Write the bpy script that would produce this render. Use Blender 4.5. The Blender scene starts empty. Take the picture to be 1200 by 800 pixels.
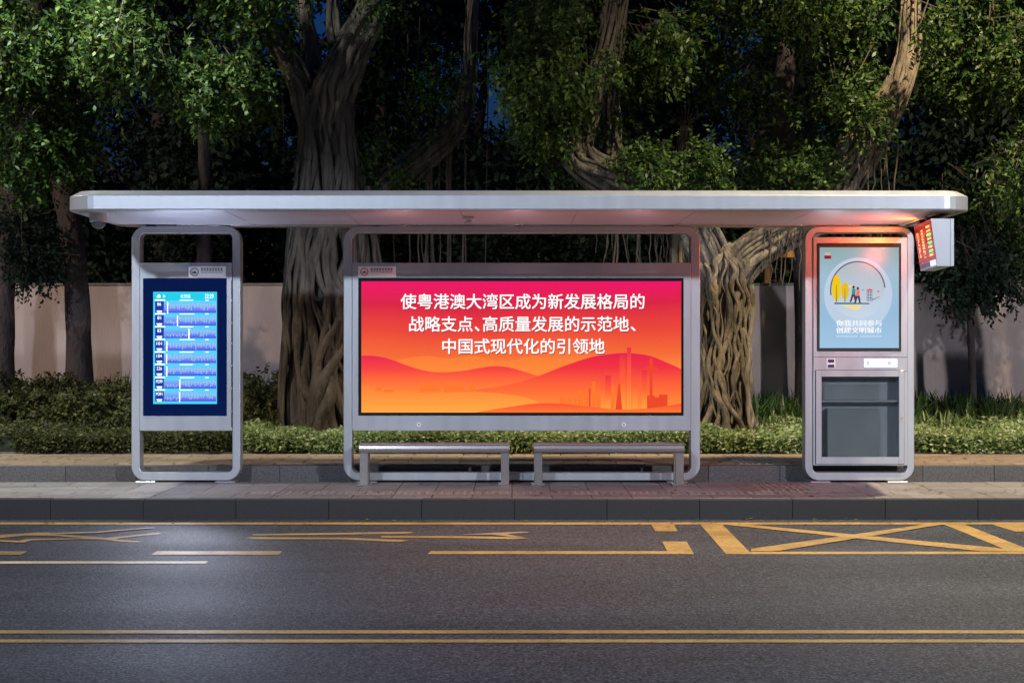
import bpy, bmesh, math, random
import numpy as np
from mathutils import Vector, Matrix
random.seed(7); rng = np.random.default_rng(7)
scene = bpy.context.scene
col = scene.collection
PI = math.pi
R = math.radians

# ------------------------------------------------------------------ camera
D0 = 18.78                                   # camera to the shelter frames, metres
cam_d = bpy.data.cameras.new('camera'); cam_d.lens = 60; cam_d.sensor_width = 36
cam_d.clip_end = 600; cam_d.clip_start = .1
cam = bpy.data.objects.new('camera', cam_d); cam.location = (0, -D0, 1.55); cam.rotation_euler = (PI/2, 0, 0)
col.objects.link(cam); scene.camera = cam
scene.view_settings.view_transform = 'Standard'; scene.view_settings.look = 'None'
scene.view_settings.gamma = 1; scene.view_settings.exposure = 0
scene.cycles.use_denoising = True
scene.cycles.max_bounces = 6

# ------------------------------------------------------------------ world: dusk sky
world = bpy.data.worlds.new('World'); scene.world = world; world.use_nodes = True
wn = world.node_tree; bg = wn.nodes['Background']
sky = wn.nodes.new('ShaderNodeTexSky'); sky.sky_type = 'NISHITA'; sky.sun_disc = False
sky.sun_elevation = R(.3); sky.sun_rotation = R(180); sky.ozone_density = 6; sky.dust_density = 0
wn.links.new(sky.outputs[0], bg.inputs[0]); bg.inputs[1].default_value = 0.15

# ------------------------------------------------------------------ street lamp light (the lamps themselves are built further down)
#            x     y     z    watts   colour              spot angle  aim
LAMPS = [(-9.5, -27.5, 10.6, 15500, (0.72, 0.82, 1.00), 156.6, (0, 8, 0)),
         ( 17.0, -27.5, 10.6, 23000, (0.88, 0.91, 1.00), 156.6, (0, 8, 0)),
         (-5.8, -0.90,  8.0, 2250, (0.95, 1.00, 0.90), 92, (1.0, 2.6, 4.8)),
         ( 6.6, -2.45, 10.4, 8000, (1.00, 0.81, 0.54), 140, (3.0, 2.2, 0)),
         (-14.5, -2.45, 9.2, 4300, (1.00, 0.80, 0.63), 130, (4.5, 3.2, 0))]

def s(r, g, b):
    f = lambda c: (c/255)/12.92 if c/255 <= .04045 else (((c/255)+.055)/1.055)**2.4
    return (f(r), f(g), f(b), 1)

# ------------------------------------------------------------------ helpers
def PW(px, py, D):                            # a point seen at (px, py) of the 1200x800 picture at distance D
    return Vector(((px-600)*D/2000, D-D0, 1.55-(py-400)*D/2000))
def FX(px): return (px-600)*D0/2000
def FZ(py): return 1.55-(py-400)*D0/2000
def rootloc(o):
    v = Vector((0, 0, 0))
    while o is not None:
        v += o.location; o = o.parent
    return v
def tag(o, label=None, cat=None, group=None, kind=None):
    if label: o['label'] = label
    if cat: o['category'] = cat
    if group: o['group'] = group
    if kind: o['kind'] = kind
    return o
def thing(name, label, cat, loc, group=None):
    o = bpy.data.objects.new(name, None); col.objects.link(o); o.location = loc
    o.empty_display_size = .2
    return tag(o, label, cat, group)
def link_mesh(name, verts, faces, mat, parent=None, smooth=False, kind=None, loc=None, attr=None):
    off = rootloc(parent) if parent is not None else Vector((0, 0, 0))
    own = Vector(loc) if loc is not None else off
    v = np.asarray(verts, dtype=np.float64) - np.array(own)
    me = bpy.data.meshes.new(name)
    if isinstance(faces, np.ndarray):
        n, k = faces.shape
        me.vertices.add(len(v)); me.vertices.foreach_set('co', v.astype(np.float32).ravel())
        me.loops.add(n*k); me.loops.foreach_set('vertex_index', faces.astype(np.int32).ravel())
        me.polygons.add(n); me.polygons.foreach_set('loop_start', np.arange(0, n*k, k, dtype=np.int32))
        me.polygons.foreach_set('loop_total', np.full(n, k, dtype=np.int32))
        me.update(calc_edges=True)
    else:
        me.from_pydata([tuple(x) for x in v], [], faces); me.update()
    if smooth: me.shade_smooth()
    if mat: me.materials.append(mat)
    o = bpy.data.objects.new(name, me); col.objects.link(o)
    if parent is not None:
        o.parent = parent; o.location = own-off
    else: o.location = own
    if kind: o['kind'] = kind
    return o
class MB:
    def __init__(s): s.v = []; s.f = []
    def add(s, v, f):
        n = len(s.v); s.v += [tuple(p) for p in v]; s.f += [tuple(i+n for i in q) for q in f]; return s
    def box(s, x0, x1, y0, y1, z0, z1):
        return s.add([(x0,y0,z0),(x1,y0,z0),(x1,y1,z0),(x0,y1,z0),(x0,y0,z1),(x1,y0,z1),(x1,y1,z1),(x0,y1,z1)],
                     [(0,3,2,1),(4,5,6,7),(0,1,5,4),(1,2,6,5),(2,3,7,6),(3,0,4,7)])
    def hexa(s, p):
        return s.add(p, [(0,3,2,1),(4,5,6,7),(0,1,5,4),(1,2,6,5),(2,3,7,6),(3,0,4,7)])
    def bbox(s, x0, x1, y0, y1, z0, z1, b=.006, seg=2):
        bm = bmesh.new(); bmesh.ops.create_cube(bm, size=1)
        for v in bm.verts:
            v.co = ((x0+x1)/2+v.co.x*(x1-x0), (y0+y1)/2+v.co.y*(y1-y0), (z0+z1)/2+v.co.z*(z1-z0))
        bmesh.ops.bevel(bm, geom=bm.edges[:], offset=b, segments=seg, affect='EDGES', profile=.5)
        bm.verts.index_update()
        s.add([v.co[:] for v in bm.verts], [[v.index for v in f.verts] for f in bm.faces]); bm.free(); return s
    def tube(s, pts, rad, n=8, caps=True):
        v, f = tube(pts, rad, n); s.add(v, f)
        if caps:
            k = len(s.v)-len(v); m = len(pts)
            s.f.append(tuple(k+i for i in range(n-1, -1, -1))); s.f.append(tuple(k+(m-1)*n+i for i in range(n)))
        return s
    def cyl(s, x, y, z0, z1, r, n=20, r1=None):
        r1 = r if r1 is None else r1
        v = [(x+r*math.cos(2*PI*i/n), y+r*math.sin(2*PI*i/n), z0) for i in range(n)]+[(x+r1*math.cos(2*PI*i/n), y+r1*math.sin(2*PI*i/n), z1) for i in range(n)]
        f = [(i, (i+1) % n, n+(i+1) % n, n+i) for i in range(n)]+[tuple(range(n-1, -1, -1)), tuple(range(n, 2*n))]
        return s.add(v, f)
    def cyly(s, x, z, y0, y1, r, n=20):
        v = [(x+r*math.cos(2*PI*i/n), y0, z+r*math.sin(2*PI*i/n)) for i in range(n)]+[(x+r*math.cos(2*PI*i/n), y1, z+r*math.sin(2*PI*i/n)) for i in range(n)]
        f = [(i, (i+1) % n, n+(i+1) % n, n+i) for i in range(n)]+[tuple(range(n-1, -1, -1)), tuple(range(n, 2*n))]
        return s.add(v, f)
    def poly(s, pts, y):                     # flat polygon in the XZ plane
        return s.add([(p[0], y, p[1]) for p in pts], [tuple(range(len(pts)))])
    def build(s, name, mat, parent=None, smooth=False, kind=None, loc=None, label=None):
        o = link_mesh(name, s.v, s.f, mat, parent, smooth, kind, loc)
        if label: o['label'] = label
        return o
def frames(P):
    P = np.asarray(P, float); T = np.gradient(P, axis=0); T /= np.linalg.norm(T, axis=1)[:, None]+1e-9
    a = np.array([0.31, 1, .17]); N = []; b = a
    for t in T:
        b = b-t*np.dot(b, t); b = b/(np.linalg.norm(b)+1e-9); N.append(b)
    N = np.array(N); return P, T, N, np.cross(T, N)
def tube(pts, rad, n=8):
    P, T, N, B = frames(pts); m = len(P); rad = np.broadcast_to(np.asarray(rad, float), (m,))
    a = np.arange(n)*2*PI/n
    V = P[:, None, :]+rad[:, None, None]*(np.cos(a)[None, :, None]*N[:, None, :]+np.sin(a)[None, :, None]*B[:, None, :])
    f = [(i*n+j, i*n+(j+1) % n, (i+1)*n+(j+1) % n, (i+1)*n+j) for i in range(m-1) for j in range(n)]
    return V.reshape(-1, 3), f
def smooth_path(pts, n):
    pts = [np.array(p, float) for p in pts]; p = [2*pts[0]-pts[1]]+pts+[2*pts[-1]-pts[-2]]; out = []
    m = len(pts)-1
    for k in range(n):
        u = k/(n-1)*m; i = min(int(u), m-1); t = u-i; a, b, c, d = p[i], p[i+1], p[i+2], p[i+3]
        out.append(.5*((2*b)+(-a+c)*t+(2*a-5*b+4*c-d)*t*t+(-a+3*b-3*c+d)*t**3))
    return np.array(out)
def rrect(x0, x1, z0, z1, r, k=11):
    out = []
    for cx, cz, a0 in ((x1-r, z0+r, -90), (x1-r, z1-r, 0), (x0+r, z1-r, 90), (x0+r, z0+r, 180)):
        for i in range(k): 
            a = R(a0+90*i/(k-1)); out.append((cx+r*math.cos(a), cz+r*math.sin(a)))
    return out
def ring(mb, o, i, ro, ri, y0, y1, b=.008):   # rounded frame: outer rect o, inner rect i, from y0 (front) to y1 (back)
    loops = []
    def L(rect, r, g, y): return [(x, y, z) for x, z in rrect(rect[0]+g, rect[1]-g, rect[2]+g, rect[3]-g, max(r-g, .004))]
    loops = [L(o, ro, b, y0), L(o, ro, b*.3, y0+b*.3), L(o, ro, 0, y0+b), L(o, ro, 0, y1-b), L(o, ro, b, y1), L(i, ri, -b, y1), L(i, ri, 0, y1-b), L(i, ri, 0, y0+b), L(i, ri, -b*.3, y0+b*.3), L(i, ri, -b, y0)]
    n = len(loops[0]); m = len(loops); v = [p for l in loops for p in l]
    f = [(a*n+j, ((a+1) % m)*n+j, ((a+1) % m)*n+(j+1) % n, a*n+(j+1) % n) for a in range(m) for j in range(n)]
    mb.add(v, f); return mb

# ------------------------------------------------------------------ materials
def newmat(name):
    m = bpy.data.materials.new(name); m.use_nodes = True; n = m.node_tree
    return m, n, n.nodes['Principled BSDF'], n.nodes, n.links
def mat(name, c, rough=.6, metal=0, var=0, vscale=3, bump=0, bscale=40, c2=None, coat=0, detail=6, spec=None, stretch=None, island=0):
    m, nt, p, N, L = newmat(name)
    p.inputs['Base Color'].default_value = c; p.inputs['Roughness'].default_value = rough; p.inputs['Metallic'].default_value = metal
    if coat: p.inputs['Coat Weight'].default_value = coat; p.inputs['Coat Roughness'].default_value = .15
    if spec is not None: p.inputs['Specular IOR Level'].default_value = spec
    tc = N.new('ShaderNodeTexCoord'); src = tc.outputs['Object']
    geo = N.new('ShaderNodeNewGeometry')
    if stretch:
        mp = N.new('ShaderNodeMapping'); mp.inputs['Scale'].default_value = stretch; L.new(geo.outputs['Position'], mp.inputs[0]); src = mp.outputs[0]
    else: src = geo.outputs['Position']
    if var or c2:
        nz = N.new('ShaderNodeTexNoise'); nz.inputs['Scale'].default_value = vscale; nz.inputs['Detail'].default_value = detail; L.new(src, nz.inputs['Vector'])
        mx = N.new('ShaderNodeMix'); mx.data_type = 'RGBA'
        cr = N.new('ShaderNodeMapRange'); cr.inputs[1].default_value = .3; cr.inputs[2].default_value = .7; L.new(nz.outputs[0], cr.inputs[0]); L.new(cr.outputs[0], mx.inputs[0])
        a = c if c2 else tuple(x*(1-var) for x in c[:3])+(1,); b = c2 if c2 else tuple(min(1, x*(1+var)) for x in c[:3])+(1,)
        mx.inputs[6].default_value = a; mx.inputs[7].default_value = b; out = mx.outputs[2]
        if island:
            oi = N.new('ShaderNodeObjectInfo'); hs = N.new('ShaderNodeHueSaturation'); mr = N.new('ShaderNodeMapRange')
            mr.inputs[3].default_value = 1-island; mr.inputs[4].default_value = 1+island; L.new(oi.outputs['Random'], mr.inputs[0]); L.new(mr.outputs[0], hs.inputs['Value']); L.new(out, hs.inputs['Color']); out = hs.outputs[0]
        L.new(out, p.inputs['Base Color'])
        mr2 = N.new('ShaderNodeMapRange'); mr2.inputs[3].default_value = max(0, rough-.08); mr2.inputs[4].default_value = min(1, rough+.08); L.new(nz.outputs[0], mr2.inputs[0]); L.new(mr2.outputs[0], p.inputs['Roughness'])
    if bump:
        nb = N.new('ShaderNodeTexNoise'); nb.inputs['Scale'].default_value = bscale; nb.inputs['Detail'].default_value = 5; L.new(src, nb.inputs['Vector'])
        bp = N.new('ShaderNodeBump'); bp.inputs['Strength'].default_value = bump; bp.inputs['Distance']  .default_value = .035 if 'bark' in name else .02
        L.new(nb.outputs[0], bp.inputs['Height']); L.new(bp.outputs[0], p.inputs['Normal'])
    return m
def emat(name, c, strength=1.0, rough=.25):
    m, nt, p, N, L = newmat(name)
    p.inputs['Base Color'].default_value = (0, 0, 0, 1); p.inputs['Roughness'].default_value = rough; p.inputs['Specular IOR Level'].default_value = .15
    p.inputs['Emission Color'].default_value = c; p.inputs['Emission Strength'].default_value = strength
    return m
def egrad(name, stops, strength=1.0, axis=2, nz_amt=0, stops_x=None):   # print colour of a backlit sheet, along the sheet's own height
    m = emat(name, (0, 0, 0, 1), strength); N = m.node_tree.nodes; L = m.node_tree.links; p = N['Principled BSDF']
    tc = N.new('ShaderNodeTexCoord'); sp = N.new('ShaderNodeSeparateXYZ'); L.new(tc.outputs['Generated'], sp.inputs[0])
    cr = N.new('ShaderNodeValToRGB'); el = cr.color_ramp.elements
    while len(el) < len(stops): el.new(.5)
    for e, (pos, c) in zip(el, stops): e.position = pos; e.color = c
    src = sp.outputs[axis]
    if nz_amt:
        nz = N.new('ShaderNodeTexNoise'); nz.inputs['Scale'].default_value = 2.2; nz.inputs['Detail'].default_value = 1; L.new(tc.outputs['Generated'], nz.inputs['Vector'])
        ma = N.new('ShaderNodeMath'); ma.operation = 'MULTIPLY_ADD'; ma.inputs[1].default_value = nz_amt; L.new(nz.outputs[0], ma.inputs[0]); L.new(src, ma.inputs[2])
        sb = N.new('ShaderNodeMath'); sb.operation = 'SUBTRACT'; sb.inputs[1].default_value = nz_amt/2; L.new(ma.outputs[0], sb.inputs[0]); src = sb.outputs[0]
    L.new(src, cr.inputs[0]); L.new(cr.outputs[0], p.inputs['Emission Color'])
    return m
def leafmat(name, c1, c2, c3, rough=.45, spec=.28):
    m, nt, p, N, L = newmat(name)
    geo = N.new('ShaderNodeNewGeometry'); cr = N.new('ShaderNodeValToRGB'); e = cr.color_ramp.elements; e.new(.5)
    for q, (pos, c) in zip(e, ((0, c1), (.6, c2), (1, c3))): q.position = pos; q.color = c+(1,)
    L.new(geo.outputs['Random Per Island'], cr.inputs[0]); L.new(cr.outputs[0], p.inputs['Base Color'])
    p.inputs['Roughness'].default_value = rough; p.inputs['Specular IOR Level'].default_value = spec
    tr = N.new('ShaderNodeBsdfTranslucent'); ms = N.new('ShaderNodeMixShader'); ms.inputs[0].default_value = .3
    hs = N.new('ShaderNodeHueSaturation'); hs.inputs['Value'].default_value = 1.5; hs.inputs['Hue'].default_value = .485; L.new(cr.outputs[0], hs.inputs['Color']); L.new(hs.outputs[0], tr.inputs[0])
    L.new(p.outputs[0], ms.inputs[1]); L.new(tr.outputs[0], ms.inputs[2]); L.new(ms.outputs[0], N['Material Output'].inputs[0])
    return m
M = {}
M['alu'] = mat('silver_paint', (.44, .46, .485, 1), .36, .45, var=.04, vscale=3, bump=.05, bscale=260, stretch=(3, 3, .35))
M['alu_ceiling'] = mat('ceiling_paint', (.50, .50, .54, 1), .38, .3, var=.05, vscale=2, bump=.02, bscale=9)
M['white'] = mat('white_plastic', (.75, .75, .75, 1), .4)
M['steel'] = mat('brushed_steel', (.60, .57, .54, 1), .26, .95)
M['dark'] = mat('black_glass', (.012, .013, .016, 1), .12, 0, spec=.6)
M['navy'] = emat('blue_black_screen_border', s(2, 22, 72), 1.0, .15)
M['seam'] = mat('dark_seam', (.03, .03, .035, 1), .7)
M['slot'] = mat('slot_trim', (.45, .42, .34, 1), .5, .3)
M['granite'] = mat('kerb_granite', (.023, .0235, .025, 1), .75, var=.3, vscale=70, bump=.3, bscale=120, island=.06)
M['granite_step'] = mat('step_granite', (.095, .092, .09, 1), .75, var=.45, vscale=60, bump=.4, bscale=110, island=.12)
M['paver'] = mat('platform_paver', (.205, .195, .19, 1), .62, var=.16, vscale=14, bump=.35, bscale=60, island=.16)
M['paver_up'] = mat('pavement_brick', (.25, .185, .13, 1), .7, var=.18, vscale=12, bump=.35, bscale=70, island=.18)
M['tactile'] = mat('tactile_paver', (.25, .21, .18, 1), .6, var=.2, vscale=20, bump=.2, bscale=90, island=.15)
M['mortar'] = mat('joint_sand', (.10, .09, .08, 1), .9, var=.2, vscale=30)
M['soil'] = mat('soil', (.035, .028, .02, 1), .95, var=.4, vscale=9, bump=.8, bscale=14)
M['wall'] = mat('pink_plaster', (.33, .26, .24, 1), .85, c2=(.50, .40, .36, 1), vscale=1.1, bump=.3, bscale=22, detail=10, stretch=(1.3, 1, .45))
M['coping'] = mat('plaster_coping', (.24, .20, .18, 1), .85, var=.2, vscale=3, bump=.2, bscale=30)
M['bark'] = mat('banyan_bark', (.055, .044, .033, 1), .9, c2=(.26, .205, .14, 1), vscale=3.5, bump=1.0, bscale=17, detail=9, stretch=(2.2, 2.2, .6))
M['bark_shade'] = mat('shade_toned_banyan_bark', (.040, .035, .031, 1), .9, c2=(.16, .138, .112, 1), vscale=3.5, bump=1.0, bscale=17, detail=9, stretch=(2.2, 2.2, .6))  # banyan bark in a darker, greyer tone that stands in for shade
M['bark_dark'] = mat('dark_bark', (.030, .022, .023, 1), .9, c2=(.07, .052, .05, 1), vscale=5, bump=.8, bscale=20, stretch=(1, 1, .5))
M['root'] = mat('aerial_root_bark', (.045, .034, .028, 1), .9, c2=(.10, .075, .055, 1), vscale=5)
M['leaf_cool'] = leafmat('banyan_leaf', (.014, .038, .012), (.042, .090, .022), (.15, .22, .045))
M['leaf_warm'] = leafmat('banyan_leaf_warm', (.014, .036, .010), (.036, .080, .018), (.11, .16, .03))
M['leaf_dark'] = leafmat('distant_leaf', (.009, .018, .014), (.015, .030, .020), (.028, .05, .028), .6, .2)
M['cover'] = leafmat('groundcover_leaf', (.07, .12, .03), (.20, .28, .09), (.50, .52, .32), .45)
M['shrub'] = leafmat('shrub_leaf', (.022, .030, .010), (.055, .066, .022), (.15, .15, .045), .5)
M['blade_dark'] = leafmat('lily_blade_dark', (.012, .025, .012), (.03, .055, .02), (.08, .10, .03), .5)
M['blade'] = leafmat('lily_blade', (.018, .04, .014), (.035, .075, .02), (.07, .12, .03), .4)
M['root_'] = M['root']; M['pole'] = mat('lamp_post_paint', (.3, .3, .32, 1), .5, .4)
M['yellow_post'] = mat('orange_painted_steel', (.75, .32, .04, 1), .5, var=.1)

# asphalt
m, nt, p, N, L = newmat('asphalt'); M['asphalt'] = m
geo = N.new('ShaderNodeNewGeometry')
n1 = N.new('ShaderNodeTexNoise'); n1.inputs['Scale'].default_value = 62; n1.inputs['Detail'].default_value = 2; L.new(geo.outputs['Position'], n1.inputs['Vector'])
vo = N.new('ShaderNodeTexVoronoi'); vo.inputs['Scale'].default_value = 60; L.new(geo.outputs['Position'], vo.inputs['Vector'])
n2 = N.new('ShaderNodeTexNoise'); n2.inputs['Scale'].default_value = .55; n2.inputs['Detail'].default_value = 5
mp = N.new('ShaderNodeMapping'); mp.inputs['Scale'].default_value = (.35, 1.6, 1); L.new(geo.outputs['Position'], mp.inputs[0]); L.new(mp.outputs[0], n2.inputs['Vector'])
cr = N.new('ShaderNodeValToRGB'); e = cr.color_ramp.elements; e[0].position = .38; e[0].color = (.016, .018, .021, 1); e[1].position = .64; e[1].color = (.080, .093, .113, 1); q5 = e.new(.74); q5.color = (.15, .165, .19, 1)
L.new(n1.outputs[0], cr.inputs[0])
mr = N.new('ShaderNodeMapRange'); mr.inputs[1].default_value = .3; mr.inputs[2].default_value = .7; mr.inputs[3].default_value = .8; mr.inputs[4].default_value = 1.2; L.new(n2.outputs[0], mr.inputs[0])
hs = N.new('ShaderNodeHueSaturation'); L.new(cr.outputs[0], hs.inputs['Color']); L.new(mr.outputs[0], hs.inputs['Value']); L.new(hs.outputs[0], p.inputs['Base Color'])
p.inputs['Roughness'].default_value = .66; p.inputs['Specular IOR Level'].default_value = .2
sp = N.new('ShaderNodeSeparateXYZ'); L.new(geo.outputs['Position'], sp.inputs[0]); wv = N.new('ShaderNodeMath'); wv.operation = 'MULTIPLY_ADD'; wv.inputs[1].default_value = 3.3; wv.inputs[2].default_value = .6; L.new(sp.outputs[1], wv.inputs[0])
sn = N.new('ShaderNodeMath'); sn.operation = 'SINE'; L.new(wv.outputs[0], sn.inputs[0]); ad = N.new('ShaderNodeMath'); ad.operation = 'MULTIPLY_ADD'; ad.inputs[1].default_value = .5; L.new(sn.outputs[0], ad.inputs[0]); L.new(n2.outputs[0], ad.inputs[2])
rr_ = N.new('ShaderNodeMapRange'); rr_.inputs[1].default_value = 0; rr_.inputs[2].default_value = 1; rr_.inputs[3].default_value = .64; rr_.inputs[4].default_value = .58; L.new(ad.outputs[0], rr_.inputs[0]); L.new(rr_.outputs[0], p.inputs['Roughness'])
n4 = N.new('ShaderNodeTexNoise'); n4.inputs['Scale'].default_value = .9; n4.inputs['Detail'].default_value = 9; n4.inputs['Roughness'].default_value = .7; L.new(mp.outputs[0], n4.inputs['Vector'])
cr4 = N.new('ShaderNodeMapRange'); cr4.inputs[1].default_value = .56; cr4.inputs[2].default_value = .72; cr4.inputs[3].default_value = 1; cr4.inputs[4].default_value = .72; L.new(n4.outputs[0], cr4.inputs[0])
h4 = N.new('ShaderNodeHueSaturation'); L.new(hs.outputs[0], h4.inputs['Color']); L.new(cr4.outputs[0], h4.inputs['Value']); L.new(h4.outputs[0], p.inputs['Base Color'])
bp = N.new('ShaderNodeBump'); bp.inputs['Strength'].default_value = .55; bp.inputs['Distance'].default_value = .006; L.new(vo.outputs['Distance'], bp.inputs['Height']); L.new(bp.outputs[0], p.inputs['Normal'])
def paint(name, c, wear=.5):
    m, nt, p, N, L = newmat(name); geo = N.new('ShaderNodeNewGeometry')
    nz = N.new('ShaderNodeTexNoise'); nz.inputs['Scale'].default_value = 40; nz.inputs['Detail'].default_value = 6; L.new(geo.outputs['Position'], nz.inputs['Vector'])
    cr = N.new('ShaderNodeValToRGB'); e = cr.color_ramp.elements; e[0].position = .30; e[0].color = tuple(x*wear for x in c[:3])+(1,); e[1].position = .48; e[1].color = c
    L.new(nz.outputs[0], cr.inputs[0]); p.inputs['Roughness'].default_value = .55
    nw = N.new('ShaderNodeTexNoise'); nw.inputs['Scale'].default_value = 1.7; nw.inputs['Detail'].default_value = 10; nw.inputs['Roughness'].default_value = .75; L.new(geo.outputs['Position'], nw.inputs['Vector'])
    mw = N.new('ShaderNodeMapRange'); mw.inputs[1].default_value = .40; mw.inputs[2].default_value = .62; mw.inputs[3].default_value = .62; mw.inputs[4].default_value = 1.08; L.new(nw.outputs[0], mw.inputs[0])
    hw = N.new('ShaderNodeHueSaturation'); L.new(mw.outputs[0], hw.inputs['Value']); L.new(cr.outputs[0], hw.inputs['Color']); L.new(hw.outputs[0], p.inputs['Base Color'])
    bp = N.new('ShaderNodeBump'); bp.inputs['Strength'].default_value = .3; bp.inputs['Distance'].default_value = .004; L.new(nz.outputs[0], bp.inputs['Height']); L.new(bp.outputs[0], p.inputs['Normal'])
    return m
M['yellow'] = paint('yellow_road_paint', (.45, .295, .095, 1), .42); M['yellow2'] = paint('pale_road_paint', (.72, .62, .40, 1)); M['yellow3'] = paint('worn_road_paint', (.38, .27, .16, 1), .35)

# ------------------------------------------------------------------ setting: road, platform, pavement, planting bed
KZ = 0.0; RZ = -0.20; UZ = 0.16               # platform top, road, upper pavement
link_mesh('ground', [(-150, -120, -.5), (150, -120, -.5), (150, 200, -.5), (-150, 200, -.5)], [(0, 1, 2, 3)], M['soil'], kind='structure')
rv = []; rf = []
link_mesh('road', [(-60, -60, RZ), (60, -60, RZ), (60, -2.0, RZ), (-60, -2.0, RZ)], [(0, 1, 2, 3)], M['asphalt'], kind='structure')
# kerb: a bed with a row of stones
kerb = tag(MB().box(-40, 40, -1.985, -1.83, RZ-.25, -.03).build('kerb', M['mortar']), kind='structure')
def shared(name, mb, mt):
    me = bpy.data.meshes.new(name); me.from_pydata(mb.v, [], mb.f); me.update(); me.materials.append(mt); return me
def inst(name, me, loc, parent):
    o = bpy.data.objects.new(name, me); col.objects.link(o); o.parent = parent; o.location = Vector(loc)-rootloc(parent); return o
me = shared('kerb_stone', MB().bbox(-.4545, .4545, -.075, .075, RZ-.1, 0, .006, 2), M['granite'])
for k in range(-13, 14): inst('kerb_stone', me, (-.435+k*.912, -1.925, random.uniform(-.003, .002)), kerb).rotation_euler[2] = random.uniform(-.002, .002)
# platform
plat = tag(MB().box(-40, 40, -1.83, .34, -.45, -.03).build('platform_pavement', M['mortar']), kind='structure')
PS = .40
me = shared('paver', MB().bbox(-PS/2+.003, PS/2-.003, -PS/2+.003, PS/2-.003, -.05, 0, .004, 1), M['paver'])
ys = [-1.83+.01+.2, None, -.82+.0, -.42, -.02]
tb = MB().bbox(-.147, .147, -.147, .147, -.05, 0, .003, 1)
for i in range(4):
    for j in range(4): tb.cyl(-.105+i*.07, -.105+j*.07, 0, .006, .018, 8, .011)
tme = shared('tactile_paver', tb, M['tactile'])
gb = MB().bbox(-.147, .147, -.147, .147, -.05, 0, .003, 1)
for i in range(4): gb.bbox(-.12+i*.07, -.095+i*.07, -.13, .13, -.001, .007, .003, 1)
gme = shared('guiding_paver', gb, M['tactile'])
def platrow(y, x0, x1):
    n = int(round((x1-x0)/PS))
    for k in range(n): inst('paver', me, (x0+(k+.5)*(x1-x0)/n, y, random.uniform(-.003, .0015)), plat)
for y in (-1.63, -.92, -.52, -.12): platrow(y, -8.0, 8.0)
for k in range(-27, 27):
    x = k*.3+.15
    if -3.2 < x < 2.9: inst('tactile_paver', tme, (x, -1.275, random.uniform(-.001, .001)), plat)
    else: inst('half_paver', me, (x, -1.275, random.uniform(-.003, .001)), plat).scale = (.745, .745, 1)
for j in range(2): 
    for y in (-.97, -.67, -.37): inst('guiding_paver', gme, (2.70+.3*j, y, .004), plat)
# step + upper pavement
step = tag(MB().box(-40, 40, .345, .47, -.3, UZ-.03).build('step_kerb', M['mortar']), kind='structure')
sme = shared('step_stone', MB().bbox(-.398, .398, -.07, .07, -.06, UZ, .005, 2), M['granite_step'])
for k in range(-14, 14): inst('step_stone', sme, (.2+k*.80, .40, random.uniform(-.003, .002)), step)
up = tag(MB().box(-40, 40, .472, 2.42, -.3, UZ-.03).build('pavement', M['mortar']), kind='structure')
um = shared('brick', MB().bbox(-.295, .295, -.159, .159, UZ-.05, UZ, .004, 1), M['paver_up'])
for r in range(6):
    for k in range(-14, 15):
        x = k*.6+(.3 if r % 2 else 0); y = .475+.163+r*.325
        if r < 6 and 2.3 < x < 2.7 and False: continue
        inst('paving_slab', um, (x, y, random.uniform(-.003, .0015)), up)
for j in range(2):
    for y in (.70, 1.0, 1.3, 1.6, 1.9): inst('guiding_paver', gme, (2.70+.3*j, y, UZ+.004), up)
edging = tag(MB().box(-40, 40, 2.42, 2.50, -.3, UZ+.02).build('bed_edging', M['granite_step']), kind='structure')
bedv = []; nx, ny = 120, 14
for j in range(ny+1):
    for i in range(nx+1):
        x = -20+40*i/nx; y = 2.5+4.2*j/ny
        bedv.append((x, y, UZ+.0+.05*math.sin(x*2.1+y)*math.sin(y*1.7)*(1 if j else 0)+(.04 if j else 0)))
bedf = [(j*(nx+1)+i, j*(nx+1)+i+1, (j+1)*(nx+1)+i+1, (j+1)*(nx+1)+i) for j in range(ny) for i in range(nx)]
link_mesh('planting_bed', bedv, bedf, M['soil'], smooth=True, kind='structure')

# road markings: flat paint 4 mm above the road
def RP(px, py, z=RZ):
    D = 2000*(1.55-z)/(py-400); return ((px-600)*D/2000, D-D0, z+.004)
def mark(polys, label, cat='road marking', m='yellow', dz=0, name='road_marking', grp='yellow road markings'):
    mb = MB()
    for q in polys:
        v = [RP(*p_) for p_ in q]; v = [(a, b, c+dz) for a, b, c in v]
        a = sum((v[i][0]*v[(i+1) % len(v)][1]-v[(i+1) % len(v)][0]*v[i][1]) for i in range(len(v)))
        mb.add(v if a > 0 else v[::-1], [tuple(range(len(v)))])
    return tag(mb.build(name, M[m], loc=(0, 0, 0)), label, cat, grp)
def band(y0, y1, x0, x1): return [(x0, y0), (x1, y0), (x1, y1), (x0, y1)]
mark([band(738.6, 742.4, -900, 2100)], 'upper of the two parallel yellow lines running along the road')
mark([band(749.4, 753.0, -900, 2100)], 'lower of the two parallel yellow lines, nearest the camera')
mark([band(612.2, 614.6, -900, 2100)], 'long thin yellow edge line just below the dark kerb')
mark([[(-200, 646), (32, 646), (24, 650), (-200, 650)]], 'short yellow dash cut by the picture edge above the pale line')
mark([[(184, 645.8), (331, 645.8), (327, 650), (177, 650)]], 'single yellow dash on the road below the information totem')
mark([[(-300, 657.7), (244, 657.7), (241, 660.5), (-300, 660.5)]], 'thin pale cream line on the road ending below the information totem', m='yellow2')
mark([[(505, 645.8), (781.8, 645.8), (775.8, 634.5), (804.5, 634.5), (813.5, 649.3), (501, 649.3)]], 'L-shaped yellow bay line with a thick block at its right end')
mark([[(763, 614.8), (790, 614.8), (794, 622.6), (768, 622.6)]], 'small yellow block touching the kerb line left of the crossed box')
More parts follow.
